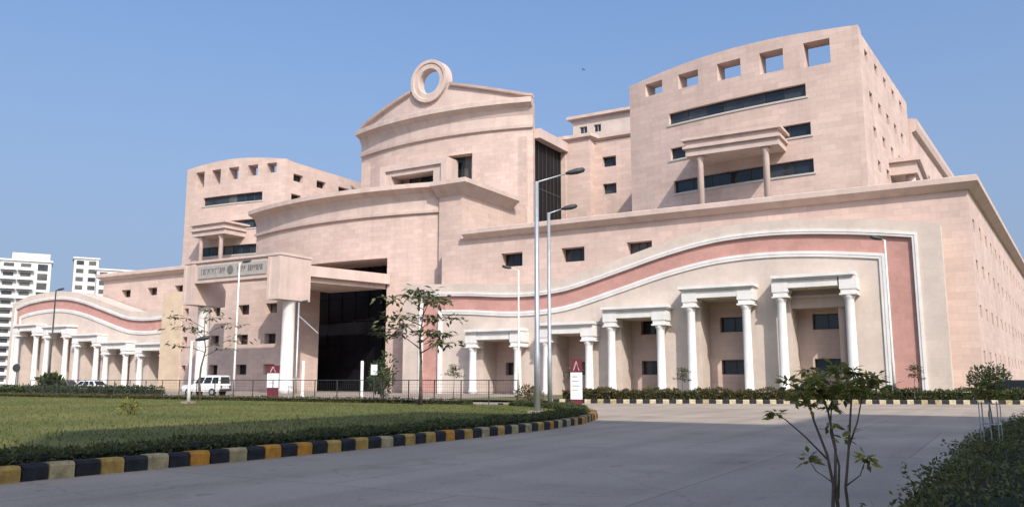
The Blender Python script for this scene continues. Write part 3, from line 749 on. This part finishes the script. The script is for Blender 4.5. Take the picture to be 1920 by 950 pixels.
# ------------------------------------------------------------------ white apartment blocks far behind
def apartment(root, cu, cv, w, d, h, rot, floors, cols, balcony):
    """local frame: x across the front, y into the block"""
    root.rotation_euler = (0, 0, rot)
    def loc(b, name, m, smooth=False):
        o = bpy.data.objects.new(name, b.mesh(name, m, smooth)); COL.objects.link(o); o.parent = root; return o
    fh_ = h / floors
    b = MB()
    b.box(-w / 2, w / 2, -d, 0, 0, h); loc(b, 'wall', WHITEWALL)
    b = MB(); b.box(-w / 2 - 0.4, w / 2 + 0.4, -d - 0.4, 0.4, h, h + 0.6); loc(b, 'parapet', WHITEWALL)
    for i in range(floors):
        z = i * fh_
        for j in range(cols):
            x = -w / 2 + w * (j + 0.5) / cols; ww = w / cols
            if balcony and j < cols - 1 + balcony - 1:
                b = MB(); b.box(x - ww * 0.46, x + ww * 0.46, 0.0, 1.5, z + 0.0, z + 0.18); b.box(x - ww * 0.46, x + ww * 0.46, 1.4, 1.5, z + 0.18, z + 1.0); o = loc(b, 'balcony', WHITEWALL)
            g = MB(); g.box(x - ww * 0.3, x + ww * 0.3, 0.0, 0.06, z + 0.8 - (0.6 if balcony else 0), z + fh_ * 0.78)
            wobj = loc(g, 'window', wr.choice((GLASS2, GLASS3, GLASS3)))
a1 = empty('apartment_tower', -262.5, -65)
tag(a1, 'white apartment tower with stacked balconies at the far edge of the view', 'building')
apartment(a1, 0, 0, 14, 12, 38.5, R(60), 13, 3, 1)
part_ = MB(); part_.box(-4, 6.5, -10, -1, 39.1, 41.3)
o = bpy.data.objects.new('lift_room', part_.mesh('lift_room', WHITEWALL)); COL.objects.link(o); o.parent = a1
a2 = empty('apartment_tower', -284, -98.5)
tag(a2, 'slim white apartment tower with small windows behind the wavy portico', 'building')
apartment(a2, 0, 0, 8.0, 8, 45.0, R(60), 15, 2, 0)
a3 = empty('apartment_block', -269, -111)
tag(a3, 'lower white apartment block stretching behind the far podium wing', 'building')
apartment(a3, 0, 0, 30, 10, 40.5, R(60), 13, 7, 0)

wt = empty('water_tank', -116.5, -11, 18.3); tag(wt, 'white water tank on the far podium roof beside the far tower', 'tank')
part(wt, 'tank', WHITEWALL, lambda b: b.lathe(-116.5, -11, [(0.9, 18.6), (0.95, 18.9), (0.95, 20.9), (0.8, 21.3), (0.3, 21.5)], 18))
part(wt, 'stand', WHITEWALL, lambda b: b.box(-117.5, -115.5, -12, -10, 18.3, 18.6))
# building behind the camera that shades the road
bb = empty('office_block', 38, 98)
tag(bb, 'tall beige office block behind the viewer that shades the approach road', 'building')
part(bb, 'wall', CREAM, lambda b: (b.box(20.6, 40, 87, 103, 0, 45), b.box(40.01, 75, 80, 115, 0, 50)))
for z in range(3, 44, 4):
    for u in range(23, 39, 5): window(bb, u, 86.96, z, 2.6, 1.8, R(180), 2)

# ------------------------------------------------------------------ plants
def leaf(b, q, d, up, L, W):
    d = d.normalized(); s = d.cross(up)
    if s.length < 1e-3: s = d.cross(Vector((1, 0.2, 0)))
    s.normalize(); nn = s.cross(d)
    i = len(b.v)
    for w in (q, q + d * L * 0.45 + s * W / 2 + nn * W * 0.12, q + d * L, q + d * L * 0.45 - s * W / 2 + nn * W * 0.12): b.v.append((w.x, -w.y, w.z))
    b.f.append([i, i + 1, i + 2, i + 3]); b.m.append(b.mi)
def rv(r): 
    while True:
        q = Vector((r.uniform(-1, 1), r.uniform(-1, 1), r.uniform(-1, 1)))
        if 0.05 < q.length < 1: return q.normalized()
def hedge(name, label, path, width, h, n, L, m, seed, z0=0.12, cat='hedge', group=None):
    r = random.Random(seed); root = empty(name, *path[len(path) // 2]); tag(root, label, cat, group)
    seg = []; tot = 0
    for p0, p1 in zip(path, path[1:]):
        l = math.hypot(p1[0] - p0[0], p1[1] - p0[1]); seg.append((tot, l, p0, p1)); tot += l
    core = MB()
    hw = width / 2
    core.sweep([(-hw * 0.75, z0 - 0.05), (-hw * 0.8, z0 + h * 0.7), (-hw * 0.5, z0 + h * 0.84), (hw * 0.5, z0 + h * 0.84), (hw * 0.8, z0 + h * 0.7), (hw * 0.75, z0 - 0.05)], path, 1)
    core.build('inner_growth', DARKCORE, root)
    b = MB()
    ph = [r.uniform(0, 6.28) for _ in range(6)]
    for _ in range(n):
        t = r.random() * tot
        for a, l, p0, p1 in seg:
            if a <= t <= a + l: break
        k = (t - a) / l; dx, dy = (p1[0] - p0[0]) / l, (p1[1] - p0[1]) / l
        lump = 1 + 0.10 * math.sin(t * 1.7 + ph[0]) + 0.08 * math.sin(t * 4.1 + ph[1]) + 0.06 * math.sin(t * 9.3 + ph[2])
        e = r.random()
        if e < 0.45: o = r.uniform(-1, 1) * hw; z = h * (0.92 + r.uniform(-0.14, 0.12)) * lump; nd = Vector((0, 0, 1))
        else:
            sg = 1 if r.random() < 0.5 else -1; o = sg * hw * (0.92 + r.uniform(-0.14, 0.14)) * lump; z = r.uniform(0.02, 0.97) * h * lump; nd = Vector((-dy * sg, dx * sg, 0.3))
        q = Vector((p0[0] + (p1[0] - p0[0]) * k - dy * o, p0[1] + (p1[1] - p0[1]) * k + dx * o, z0 + z))
        d = (nd * 0.8 + rv(r)).normalized()
        leaf(b, q, d, rv(r), L * r.uniform(0.6, 1.3), L * r.uniform(0.35, 0.6))
    tag(b.build('leaves', m, root), kind='stuff')
    return root
hin = [(-11.65, 82), (-11.65, 74), (-11.4, 70), (-11.15, 66), (-11.1, 62), (-11.25, 58.6), (-11.7, 55.3), (-12.8, 51.9), (-14.2, 49.0), (-16.0, 46.2), (-18.3, 43.9), (-21, 42.4)]
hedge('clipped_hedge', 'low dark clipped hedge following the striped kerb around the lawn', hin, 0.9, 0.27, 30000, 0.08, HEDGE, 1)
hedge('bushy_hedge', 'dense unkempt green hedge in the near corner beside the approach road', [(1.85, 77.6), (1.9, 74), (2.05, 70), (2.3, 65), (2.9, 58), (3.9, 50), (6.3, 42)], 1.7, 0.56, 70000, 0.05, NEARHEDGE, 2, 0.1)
fl = [(-24.2, 30.3), (-21, 29.7), (-9.8, 24.4), (1.8, 18.9), (7.5, 16.2)]
for i, (a, c) in enumerate(((0, 1), (1, 2), (2, 4))):
    lb = ['short dry hedge piece beside the tall totem sign', 'clipped olive hedge behind the far striped kerb under the portals', 'dark clipped hedge behind the far kerb below the near building corner'][i]
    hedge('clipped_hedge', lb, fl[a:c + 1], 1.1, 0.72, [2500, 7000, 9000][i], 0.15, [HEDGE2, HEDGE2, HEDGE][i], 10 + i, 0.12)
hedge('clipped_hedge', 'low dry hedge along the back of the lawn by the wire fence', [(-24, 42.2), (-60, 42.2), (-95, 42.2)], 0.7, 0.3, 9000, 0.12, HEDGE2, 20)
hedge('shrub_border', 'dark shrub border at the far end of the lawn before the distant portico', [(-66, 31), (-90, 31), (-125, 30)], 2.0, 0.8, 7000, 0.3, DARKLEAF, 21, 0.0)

def tree(name, label, u, v, h, spread, seed, nb=9, leafL=0.2, per=26, t0=0.35, m=None, z0=0.14, stems=1, trunk_r=0.06, cat='tree', group=None, tiers=False, crown=None, droop=0.0):
    r = random.Random(seed); root = empty(name, u, v, z0); tag(root, label, cat, group)
    tb = MB(); lb = MB(); base = Vector((u, v, z0 - 0.02))
    for sN in range(stems):
        lean = Vector((r.uniform(-1, 1), r.uniform(-1, 1), 0)) * (0.16 * spread if stems > 1 else 0.05 * spread)
        st_ = base + (Vector((r.uniform(-1, 1), r.uniform(-1, 1), 0)) * 0.05 * spread if stems > 1 else Vector((0, 0, 0)))
        pts = [st_]
        for k in range(1, 6): pts.append(st_ + lean * (k / 5) ** 1.5 * 2 + Vector((r.uniform(-1, 1) * 0.02 * h, r.uniform(-1, 1) * 0.02 * h, h * 0.92 * k / 5)))
        tb.tube(pts, [trunk_r * (1 - 0.85 * k / 5) / (1 if stems == 1 else 1.3) for k in range(6)], 7)
        for i in range(nb):
            t = t0 + (1 - t0) * (i + r.random() * 0.8) / nb
            x = t * 5; k = min(4, int(x)); q = pts[k].lerp(pts[k + 1], x - k)
            ang = i * 2.4 + r.uniform(-0.5, 0.5) + sN * 1.3; ln = spread * (0.5 + 0.5 * r.random()) * (1.0 if tiers else (1.15 - 0.75 * abs(t - 0.6) / 0.6))
            d = Vector((math.cos(ang), math.sin(ang), 0.25 + 0.5 * r.random()))
            e1 = q + d * ln * 0.5; e2 = e1 + Vector((d.x, d.y, 0.15 - droop)) * ln * 0.5
            rr = trunk_r * (0.45 - 0.25 * t)
            tb.tube([q, e1, e2], [rr, rr * 0.7, rr * 0.3], 5, False)
            tips = [e1, e1.lerp(e2, 0.5), e2]
            for s_ in range(2):
                y = q.lerp(e2, r.uniform(0.5, 0.95)); w = y + Vector((r.uniform(-1, 1), r.uniform(-1, 1), r.uniform(0, 0.6))) * ln * 0.35
                tb.tube([y, w], [rr * 0.5, rr * 0.2], 4, False); tips.append(w)
            for w in tips:
                for _ in range(per // 5 + 1):
                    o = rv(r); o.z *= 0.45; q2 = w + o * r.random() * leafL * 1.6
                    dd = Vector((o.x, o.y, r.uniform(-0.6, 0.35) - droop)); leaf(lb, q2, dd, Vector((0, 0, 1)) + rv(r) * 0.6, leafL * r.uniform(0.7, 1.25), leafL * r.uniform(0.32, 0.5))
    tb.build('trunk', BARK, root, True)
    tag(lb.build('crown', m or TREELEAF, root), kind='stuff')
    return root
tree('young_tree', 'sparse young tree with tiered leaves on the lawn before the dark porch', -25.85, 44.3, 6.6, 2.6, 5, 13, 0.42, 50, 0.45, TREELEAF, trunk_r=0.12, tiers=True, droop=0.15)
tree('young_tree', 'thin nearly bare young tree in front of the entrance gateway', -45, 43.2, 6.1, 2.9, 9, 9, 0.36, 22, 0.5, TREELEAF, trunk_r=0.10, tiers=True, droop=0.1)
def near_sapling(u, v):
    r = random.Random(4); root = empty('sapling', u, v, 0.1); tag(root, 'leafy many stemmed sapling in the near foreground beside the road', 'tree', 'saplings planted along the hedges')
    B = Vector((u, v, 0)); X = Vector((0.862, -0.508, 0)); D = Vector((-0.508, -0.862, 0))
    P = lambda x, z, d=0.0: B + X * x + D * d + Vector((0, 0, z))
    tb = MB(); lb = MB()
    stems = [  # (points as across, height, depth), start radius
        ([(-0.02, 0.08, 0), (-0.03, 0.5, 0.02), (-0.02, 0.72, 0.0), (-0.07, 0.95, -0.04), (-0.17, 1.2, -0.08), (-0.23, 1.42, -0.1)], 0.017),
        ([(0.01, 0.08, 0.02), (0.02, 0.5, 0.03), (0.0, 0.72, 0.02), (0.03, 0.98, 0.05), (0.01, 1.25, 0.1), (-0.05, 1.5, 0.12)], 0.017),
        ([(0.08, 0.08, -0.02), (0.08, 0.45, -0.02), (0.07, 0.7, 0.0), (0.12, 1.0, 0.02), (0.13, 1.3, -0.04), (0.16, 1.55, -0.06)], 0.015),
        ([(0.02, 0.62, 0.03), (0.07, 0.85, 0.1), (0.04, 1.1, 0.16), (0.08, 1.45, 0.18)], 0.011),
        ([(-0.05, 0.9, -0.02), (-0.2, 1.08, 0.06), (-0.33, 1.2, 0.08), (-0.4, 1.24, 0.1)], 0.008),
        ([(0.12, 1.0, 0.02), (0.22, 1.18, 0.08), (0.28, 1.38, 0.1), (0.31, 1.5, 0.08)], 0.008),
        ([(-0.02, 0.74, 0), (-0.12, 0.82, 0.08), (-0.16, 0.9, 0.1)], 0.006),
        ([(0.08, 0.72, 0), (0.16, 0.8, -0.06), (0.2, 0.92, -0.08)], 0.006)]
    tips = []
    for pts, rad in stems:
        n = len(pts); tb.tube([P(*q) for q in pts], [rad * (1 - 0.65 * k / (n - 1)) for k in range(n)], 7)
        tips.append((P(*pts[-1]), 26)); 
        if pts[-1][1] > 1.3:
            tips.append((P(*pts[-2]).lerp(P(*pts[-1]), 0.55), 22))
    for _ in range(34):   # crown twigs
        a = stems[r.choice((0, 1, 2, 3, 5))][0][-1]; q = P(*a); w = q + X * r.uniform(-0.16, 0.16) + D * r.uniform(-0.16, 0.16) + Vector((0, 0, r.uniform(-0.13, 0.1)))
        w.z = min(w.z, 1.6); tb.tube([q, w], [0.004, 0.002], 4, False); tips.append((w, 13))
    for x, z, d in ((0.13, 1.13, 0.0), (0.11, 1.05, 0.1), (-0.02, 1.15, 0.05)): tips.append((P(x, z, d), 8))
    for w, n in tips:
        for _ in range(n):
            o = rv(r); q = w + o * r.uniform(0.0, 0.05); dd = Vector((o.x, o.y, r.uniform(-0.7, 0.5)))
            leaf(lb, q, dd, Vector((0, 0, 1)) + rv(r) * 0.8, r.uniform(0.055, 0.105), r.uniform(0.026, 0.042))
    tb.build('trunk', BARK, root, True); tag(lb.build('crown', SAPLEAF, root), kind='stuff')
near_sapling(0.60, 74.62)
tree('sapling', 'slim sapling in a wire guard behind the unkempt hedge', 1.5, 66.8, 1.65, 0.26, 17, 6, 0.1, 20, 0.72, SAPLEAF, z0=0.1, stems=2, trunk_r=0.02)
for i, (u, v, h, sp, lb) in enumerate([(-3.3, 22.8, 2.5, 0.55, 'small ochre topped sapling before the red band of the near portico'), (-24.3, 28.6, 2.4, 0.5, 'thin sapling between the second and third portals'), (-17.0, 27.0, 2.3, 0.45, 'thin sapling before the fourth portal from the porch'),
        (-9.0, 23.2, 2.2, 0.9, 'spreading small tree beside the leaning lamp post'), (-32.5, 31.5, 2.6, 0.6, 'slender sapling before the first portal'), (-36.8, 34.0, 2.3, 0.5, 'young sapling behind the wire fence near the porch'), (4.2, 16.0, 2.4, 0.7, 'yellowish sapling at the far corner beyond the podium side')]):
    tree('sapling', lb, u, v, h, sp, 30 + i, 8, 0.2, 34, 0.6, HEDGE2 if i in (0, 6) else TREELEAF, trunk_r=0.03, group='saplings planted along the hedges')
def bush(name, label, u, v, w, h, n, L, m, seed, z0=0.1, up=0.0):
    r = random.Random(seed); root = empty(name, u, v, z0); tag(root, label, 'bush')
    tb = MB(); lb = MB()
    for k in range(6):
        a = k * 1.05 + r.random(); e = Vector((u + math.cos(a) * w * 0.3, v + math.sin(a) * w * 0.3, z0 + h * 0.7)); tb.tube([(u, v, z0 - 0.02), tuple(e)], [0.03, 0.01], 5, False)
    tb.build('stems', BARK, root)
    lob = [(Vector((r.uniform(-0.5, 0.5) * w * 0.6, r.uniform(-0.5, 0.5) * w * 0.6, h * r.uniform(0.35, 0.7))), r.uniform(0.25, 0.42)) for _ in range(7)]
    for _ in range(n):
        c, s = lob[r.randrange(7)]; o = rv(r); q = Vector((u, v, z0)) + c + Vector((o.x * w * s, o.y * w * s, o.z * h * s)) * r.uniform(0.7, 1.05)
        leaf(lb, q, o + rv(r) * 0.7 + Vector((0, 0, up)), rv(r), L * r.uniform(0.6, 1.3), L * 0.45)
    tag(lb.build('leaves', m, root), kind='stuff')
bush('round_bush', 'dark rounded bush behind the hedge at the podium corner', 0.7, 12.5, 2.6, 2.4, 1500, 0.22, DARKLEAF, 50)
bush('porch_shrub', 'dark leafy shrub beside the dark porch opening', -43.6, 26.0, 1.9, 3.6, 500, 0.3, DARKLEAF, 51, 0.0)
bush('porch_shrub', 'small dark shrub at the foot of the portico corner pier', -41.5, 28.5, 1.6, 2.4, 700, 0.25, DARKLEAF, 52, 0.0)
bush('palm_bush', 'spiky shrub in front of the distant portico columns', -91, 26, 2.0, 1.9, 260, 0.8, DARKLEAF, 53, 0.0, 0.6)
bush('dark_bush', 'black green bush at the outer edge of the distant portico', -107, 28, 3.4, 2.2, 1100, 0.35, DARKLEAF, 54, 0.0)
bush('lawn_shrub', 'tiny green shrub alone on the sunny lawn', -27.9, 60.5, 0.7, 0.62, 220, 0.13, SAPLEAF, 55, 0.16, 0.5)
bush('flower_bush', 'low shrub beside the totem sign behind the lawn', -22.5, 38.0, 1.5, 1.3, 600, 0.18, HEDGE2, 56, 0.0)
# grass blades over the lawn (uncountable)
gb = MB(); r = random.Random(77)
for _ in range(42000):
    u = -12 - 60 * r.random() ** 1.5; v = 41.8 + 34 * r.random()
    if v < 60:
        lim = -11.2 if v > 55 else (-12.8 if v > 51.8 else (-14.3 if v > 48.9 else (-16.2 if v > 46 else (-18.6 if v > 43.8 else -21.5))))
        if u > lim - 0.6: continue
    hgt = r.uniform(0.04, 0.11); a = r.uniform(0, 6.28); w = r.uniform(0.01, 0.022); lx, ly = r.uniform(-0.05, 0.05), r.uniform(-0.05, 0.05)
    i = len(gb.v)
    gb.v += [(u - math.cos(a) * w, -v - math.sin(a) * w, 0.155), (u + math.cos(a) * w, -v + math.sin(a) * w, 0.155), (u + lx, -v + ly, 0.16 + hgt)]
    gb.f.append([i, i + 1, i + 2]); gb.m.append(0)
tag(gb.build('grass', GRASSB), 'short patchy grass growing on the lawn', 'grass', kind='stuff')

# ------------------------------------------------------------------ street furniture
def lamp_post(label, u, v, h, arm, hd, m=STEEL, z0=0.14, r0=0.085, name='street_lamp'):
    root = empty(name, u, v, z0); tag(root, label, 'lamp post', 'lamp posts around the lawn and road')
    part(root, 'base_plate', CONC, lambda b: b.box(u - 0.3, u + 0.3, v - 0.3, v + 0.3, z0 - 0.05, z0 + 0.12))
    part(root, 'pole', m, lambda b: b.tube([(u, v, z0 + 0.1), (u, v, z0 + h * 0.25), (u, v, z0 + h * 0.26), (u, v, z0 + h)], [r0 * 1.25, r0 * 1.2, r0, r0 * 0.8], 10), True)
    au, av = hd; e = (u + au * arm, v + av * arm, z0 + h + arm * 0.28)
    part(root, 'arm', m, lambda b: b.tube([(u, v, z0 + h - 0.15), (u + au * 0.1, v + av * 0.1, z0 + h), e], [0.04, 0.035, 0.03], 7), True)
    def f(b):
        d = Vector((au, av, 0.22)).normalized(); q = Vector(e)
        b.tube([q - d * 0.1, q + d * 0.1, q + d * 0.4, q + d * 0.68, q + d * 0.75], [0.05, 0.11, 0.14, 0.11, 0.03], 8)
    part(root, 'lamp_head', FRAME, f, True)
R1 = (0.862, -0.508)   # arm direction seen as pointing right
lamp_post('tall grey lamp post with long arm, nearest at the lawn corner', -14.98, 50.9, 9.75, 1.35, R1, r0=0.11)
lamp_post('second grey lamp post just behind the nearest one', -17.9, 44.3, 9.85, 0.75, R1, r0=0.10)
lamp_post('slender pale lamp post in front of the first portals', -33.8, 19.9, 10.7, 0.7, (-0.862, 0.508), WPAINT, r0=0.08)
lamp_post('pale lamp post before the red band of the near portico', -4.6, 21.6, 10.6, 0.25, (-0.862, 0.508), WPAINT, r0=0.08)
lamp_post('white lamp post standing on a square base on the lawn', -39.4, 48.6, 3.6, 0.3, R1, WPAINT, z0=0.16, r0=0.085)
lamp_post('pale lamp post crossing the gateway name strip', -57.6, 29.4, 12.0, 0.3, R1, WPAINT, z0=0.0, r0=0.085)
lamp_post('grey post with slanting stay beside the gateway pillar', -60.0, 19.4, 9.3, 0.2, R1, STEEL, z0=0.0, r0=0.10)
lamp_post('dark thin pole in front of the distant portico', -91.0, 26.4, 11.6, 0.2, R1, DARKM, z0=0.0, r0=0.09)
o = empty('stay_cable', -59.5, 19.2, 0); tag(o, 'slanting pale stay bar against the dark porch', 'stay')
part(o, 'bar', STEEL, lambda b: b.tube([(-60.0, 19.4, 8.0), (-58.2, 18.4, 6.2)], 0.06, 6))
for i, (u, v, lb) in enumerate([(-52.4, 26.2, 'short white bollard post beside the gateway pillar'), (-47.8, 23.6, 'short white bollard post in front of the dark porch')]):
    o = empty('bollard', u, v); tag(o, lb, 'bollard', 'white posts before the porch')
    part(o, 'post', WPAINT, lambda b: b.lathe(u, v, [(0.2, 0.0), (0.2, 0.15), (0.14, 0.2), (0.14, 3.1), (0.1, 3.2)], 12), True)
def totem(label, u, v, w, z0, cols, hs, rot, name='totem_sign'):
    root = empty(name, u, v, z0); tag(root, label, 'sign'); root.rotation_euler = (0, 0, rot)
    def add(nm, m, b, par=root):
        o = bpy.data.objects.new(nm, b.mesh(nm, m)); COL.objects.link(o); o.parent = par; return o
    z = 0.0; ps = []
    for nm, m, h in (('base', MAROON, hs[0]), ('panel', SIGNW, hs[1]), ('head', MAROON, hs[2])):
        b = MB(); ww = w if nm != 'base' else w * 0.92
        b.box(-ww / 2, ww / 2, -0.12, 0.12, z + 0.003, z + h); ps.append((add(nm, m, b), z)); z += h
    b = MB()   # pale triangular mark on the head
    zz = ps[2][1]; h = hs[2]
    for x0, x1 in ((-0.28, 0.0), (0.28, 0.0)):
        b.face([(x0 * w, 0.125, zz + h * 0.15), (x0 * w + (0.09 if x0 < 0 else -0.09) * w, 0.125, zz + h * 0.15), (x1 + 0.05 * w, 0.125, zz + h * 0.85), (x1 - 0.05 * w, 0.125, zz + h * 0.85)])
    add('emblem', SIGNG, b, ps[2][0])
    for k in range(4):
        b = MB(); q = ps[1][1] + hs[1] * (0.82 - 0.17 * k); b.box(-w * 0.36, w * (0.1 + 0.08 * (k % 3)), 0.121, 0.126, q, q + 0.06); add('text_line', SIGNG, b, ps[1][0])
totem('tall totem sign with white panel and maroon head by the lawn corner', -17.95, 41.2, 0.62, 0.0, None, (0.5, 1.4, 0.7), R(28))
totem('wide totem sign with white panel in front of the gateway pillar', -45.6, 36.2, 0.85, 0.0, None, (0.95, 1.05, 0.6), R(28))
o = empty('notice_board', -40.9, 30.2); tag(o, 'small white notice board on a thin post near the dark porch', 'sign')
part(o, 'post', DARKM, lambda b: b.tube([(-40.9, 30.2, 0), (-40.9, 30.2, 1.9)], 0.04, 6)); part(o, 'board', SIGNW, lambda b: b.box(-41.2, -40.6, 30.2, 30.26, 1.9, 2.7))
o = empty('round_sign', -90, 30.6); tag(o, 'dark round sign on a thin post before the distant columns', 'sign')
part(o, 'post', DARKM, lambda b: b.tube([(-90, 30.6, 0), (-90, 30.6, 2.4)], 0.05, 6)); part(o, 'disc', DARKM, lambda b: b.tube([(-90, 30.6, 2.8), (-89.97, 30.68, 2.8)], 0.45, 14))

# wire fence along the back of the lawn: each post and rail a part
fe = empty('wire_fence', -36, 40.4); tag(fe, 'dark wire fence with thin posts along the back of the lawn', 'fence')
fx = lin(-22.0, -70, 25)
for u in fx: part(fe, 'post', DARKM, lambda b: b.tube([(u, 40.4, 0), (u, 40.4, 1.52)], 0.035, 6))
part(fe, 'top_rail', DARKM, lambda b: b.tube([(-22, 40.4, 1.5), (-70, 40.4, 1.5)], 0.025, 5))
part(fe, 'middle_rail', DARKM, lambda b: b.tube([(-22, 40.4, 0.8), (-70, 40.4, 0.8)], 0.014, 4))
def f(b):
    for k in range(1, 8): b.tube([(-22, 40.4, 0.18 * k), (-70, 40.4, 0.18 * k)], 0.005, 3, False)
    for u in lin(-22, -70, 300): b.tube([(u, 40.41, 0.05), (u, 40.41, 1.48)], 0.005, 3, False)
tag(part(fe, 'mesh_wires', DARKM, f), kind='stuff')
# tree guard of thin pale wires round the slim sapling
tg = empty('tree_guard', 1.5, 66.8); tag(tg, 'pale wire tree guard around the slim sapling', 'tree guard')
for k in range(8):
    a = k * math.pi / 4
    part(tg, 'bar', STEEL, lambda b: b.tube([(1.5 + 0.14 * math.cos(a), 66.8 + 0.14 * math.sin(a), 0.1), (1.5 + 0.14 * math.cos(a), 66.8 + 0.14 * math.sin(a), 1.18)], 0.007, 5))
for z in (0.5, 0.85, 1.15): part(tg, 'hoop', STEEL, lambda b: b.tube([(1.5 + 0.14 * math.cos(a * math.pi / 8), 66.8 + 0.14 * math.sin(a * math.pi / 8), z) for a in range(17)], 0.007, 5))

# ------------------------------------------------------------------ vehicles
def car(label, u, v, rot, paint, suv=True, name='parked_car'):
    root = empty(name, u, v, 0.0); tag(root, label, 'car', 'cars parked by the building'); root.rotation_euler = (0, 0, rot)
    def add(nm, m, b, par=root, sm=False):
        o = bpy.data.objects.new(nm, b.mesh(nm, m, sm)); COL.objects.link(o); o.parent = par; return o
    L = 4.5 if suv else 4.2; W = 0.86; zb = 0.42 if suv else 0.3; zs = 1.08 if suv else 0.9; zr = 1.9 if suv else 1.46
    # lower body: profile along x, tapered at the ends
    if suv: low = [(-2.25, zb + 0.1), (-2.25, 1.02), (-2.2, zs), (0.85, zs), (2.1, 1.02), (2.25, 0.92), (2.25, zb + 0.1), (2.05, zb), (-2.1, zb)]; cabf = [(-2.2, -2.13, 1.0), (0.95, 0.35, 0.93)]
    else: low = [(-2.1, zb + 0.12), (-2.1, 0.86), (-2.0, zs), (0.9, zs), (1.85, 0.78), (2.1, 0.62), (2.1, zb + 0.1), (1.9, zb), (-1.95, zb)]; cabf = [(-1.95, -1.45, 1.0), (1.05, 0.2, 0.9)]
    b = MB(); n = len(low)
    A = []
    for y, sx in ((-W, 0.97), (-W * 0.9, 1.0), (W * 0.9, 1.0), (W, 0.97)): A.append([b.p(x * sx, y, z if abs(y) < W else zb + (z - zb) * 0.96) for x, z in low])
    for P0, P1 in zip(A, A[1:]):
        for k in range(n): b.f.append([P0[k], P0[(k + 1) % n], P1[(k + 1) % n], P1[k]]); b.m.append(0)
    b.f.append(A[0][::-1]); b.f.append(A[-1]); b.m += [0, 0]
    body = add('body', paint, b)
    # cabin
    (xr0, xr1, _), (xf0, xf1, _) = cabf
    b = MB(); Wt = W * 0.82
    lo = [(xr0, -W * 0.97), (xf0, -W * 0.97), (xf0, W * 0.97), (xr0, W * 0.97)]; hi = [(xr1, -Wt), (xf1, -Wt), (xf1, Wt), (xr1, Wt)]
    l_ = [b.p(x, y, zs - 0.01) for x, y in lo]; h_ = [b.p(x, y, zr) for x, y in hi]; t_ = [b.p(x * 0.93, y * 0.9, zr + 0.05) for x, y in hi]
    for P0, P1 in ((l_, h_), (h_, t_)):
        for k in range(4): b.f.append([P0[k], P0[(k + 1) % 4], P1[(k + 1) % 4], P1[k]]); b.m.append(0)
    b.f.append(t_); b.m.append(0)
    cab = add('cabin', paint, b)
    def pt(fx_, fz, sd):   # point on cabin side
        x = (xr0 + (xf0 - xr0) * fx_) * (1 - fz) + (xr1 + (xf1 - xr1) * fx_) * fz
        return (x, sd * (W * 0.97 * (1 - fz) + Wt * fz + 0.012), zs + (zr - zs) * fz)
    for sd in (-1, 1):
        for a, c in ((0.06, 0.30), (0.34, 0.62), (0.66, 0.94)):
            b = MB(); b.face([pt(a, 0.14, sd), pt(c, 0.14, sd), pt(c, 0.84, sd), pt(a, 0.84, sd)]); add('side_window', GLASS, b, cab)
    for e, nm in ((1, 'windscreen'), (0, 'rear_window')):
        x0, x1 = ((xf0, xf1) if e else (xr0, xr1)); s = 0.015 if e else -0.015; b = MB()
        q = [(x0 + (x1 - x0) * fz + s, y * (W * 0.97 * (1 - fz) + Wt * fz) * 0.88, zs + (zr - zs) * fz) for fz, y in ((0.12, -1), (0.12, 1), (0.88, 1), (0.88, -1))]
        b.face(q); add(nm, GLASS, b, cab)
    rw_ = 0.36 if suv else 0.3
    for x in (-1.35, 1.4):
        for sd in (-1, 1):
            b = MB(); y = sd * (W - 0.1); b.tube([(x, y - 0.12, rw_), (x, y - 0.1, rw_), (x, y + 0.1, rw_), (x, y + 0.12, rw_)], [rw_ - 0.04, rw_, rw_, rw_ - 0.04], 18); wl = add('wheel', TYRE, b)
            b = MB(); b.tube([(x, y + sd * 0.11, rw_), (x, y + sd * 0.135, rw_)], [rw_ * 0.62, rw_ * 0.5], 14); add('rim', STEEL, b, wl)
    for sd in (-1, 1):
        xe = low[5][0]; b = MB(); b.box(xe - 0.06, xe + 0.02, sd * 0.62 - 0.16, sd * 0.62 + 0.16, low[5][1] - 0.22, low[5][1] - 0.04); add('headlight', LAMPG, b)
        b = MB(); b.box(low[1][0] - 0.02, low[1][0] + 0.05, sd * 0.66 - 0.1, sd * 0.66 + 0.1, low[1][1] - 0.3, low[1][1] - 0.04); add('tail_light', MAROON, b)
    for e in (-1, 1):
        b = MB(); b.box(e * L / 2 - 0.07, e * L / 2 + 0.07, -W * 0.96, W * 0.96, zb + 0.02, zb + 0.24); add('bumper', DARKM, b)
    return root
car('white boxy utility vehicle parked before the gateway pillar', -65.8, 25.6, R(192), CARW)
car('dark blue grey car parked before the distant portico', -93, 24.0, R(200), CARB, False)
car('silver white hatchback parked beside the dark blue grey car', -88.5, 23.4, R(195), CARW, False)
car('black car parked beyond the hedge at the podium corner', 2.6, 13.6, R(10), CARK, False)

# kite bird gliding in the sky
bd = empty('bird', -24.0, 27, 24.6); bd.scale = (0.55, 0.55, 0.55); tag(bd, 'small dark bird gliding high in the clear sky', 'bird')
b = MB()
b.tube([(-24.25, 27, 24.6), (-24.1, 27, 24.62), (-23.95, 27, 24.62), (-23.75, 27, 24.6)], [0.01, 0.05, 0.045, 0.01], 6)
for s in (-1, 1):
    b.face([(-24.1, 27, 24.62), (-24.02, 27, 24.62), (-23.99, 27 + s * 0.25, 24.72), (-24.12, 27 + s * 0.25, 24.72)])
    b.face([(-24.12, 27 + s * 0.25, 24.72), (-23.99, 27 + s * 0.25, 24.72), (-23.9, 27 + s * 0.5, 24.66), (-23.95, 27 + s * 0.5, 24.66)])
b.build('body', DARKM, bd)
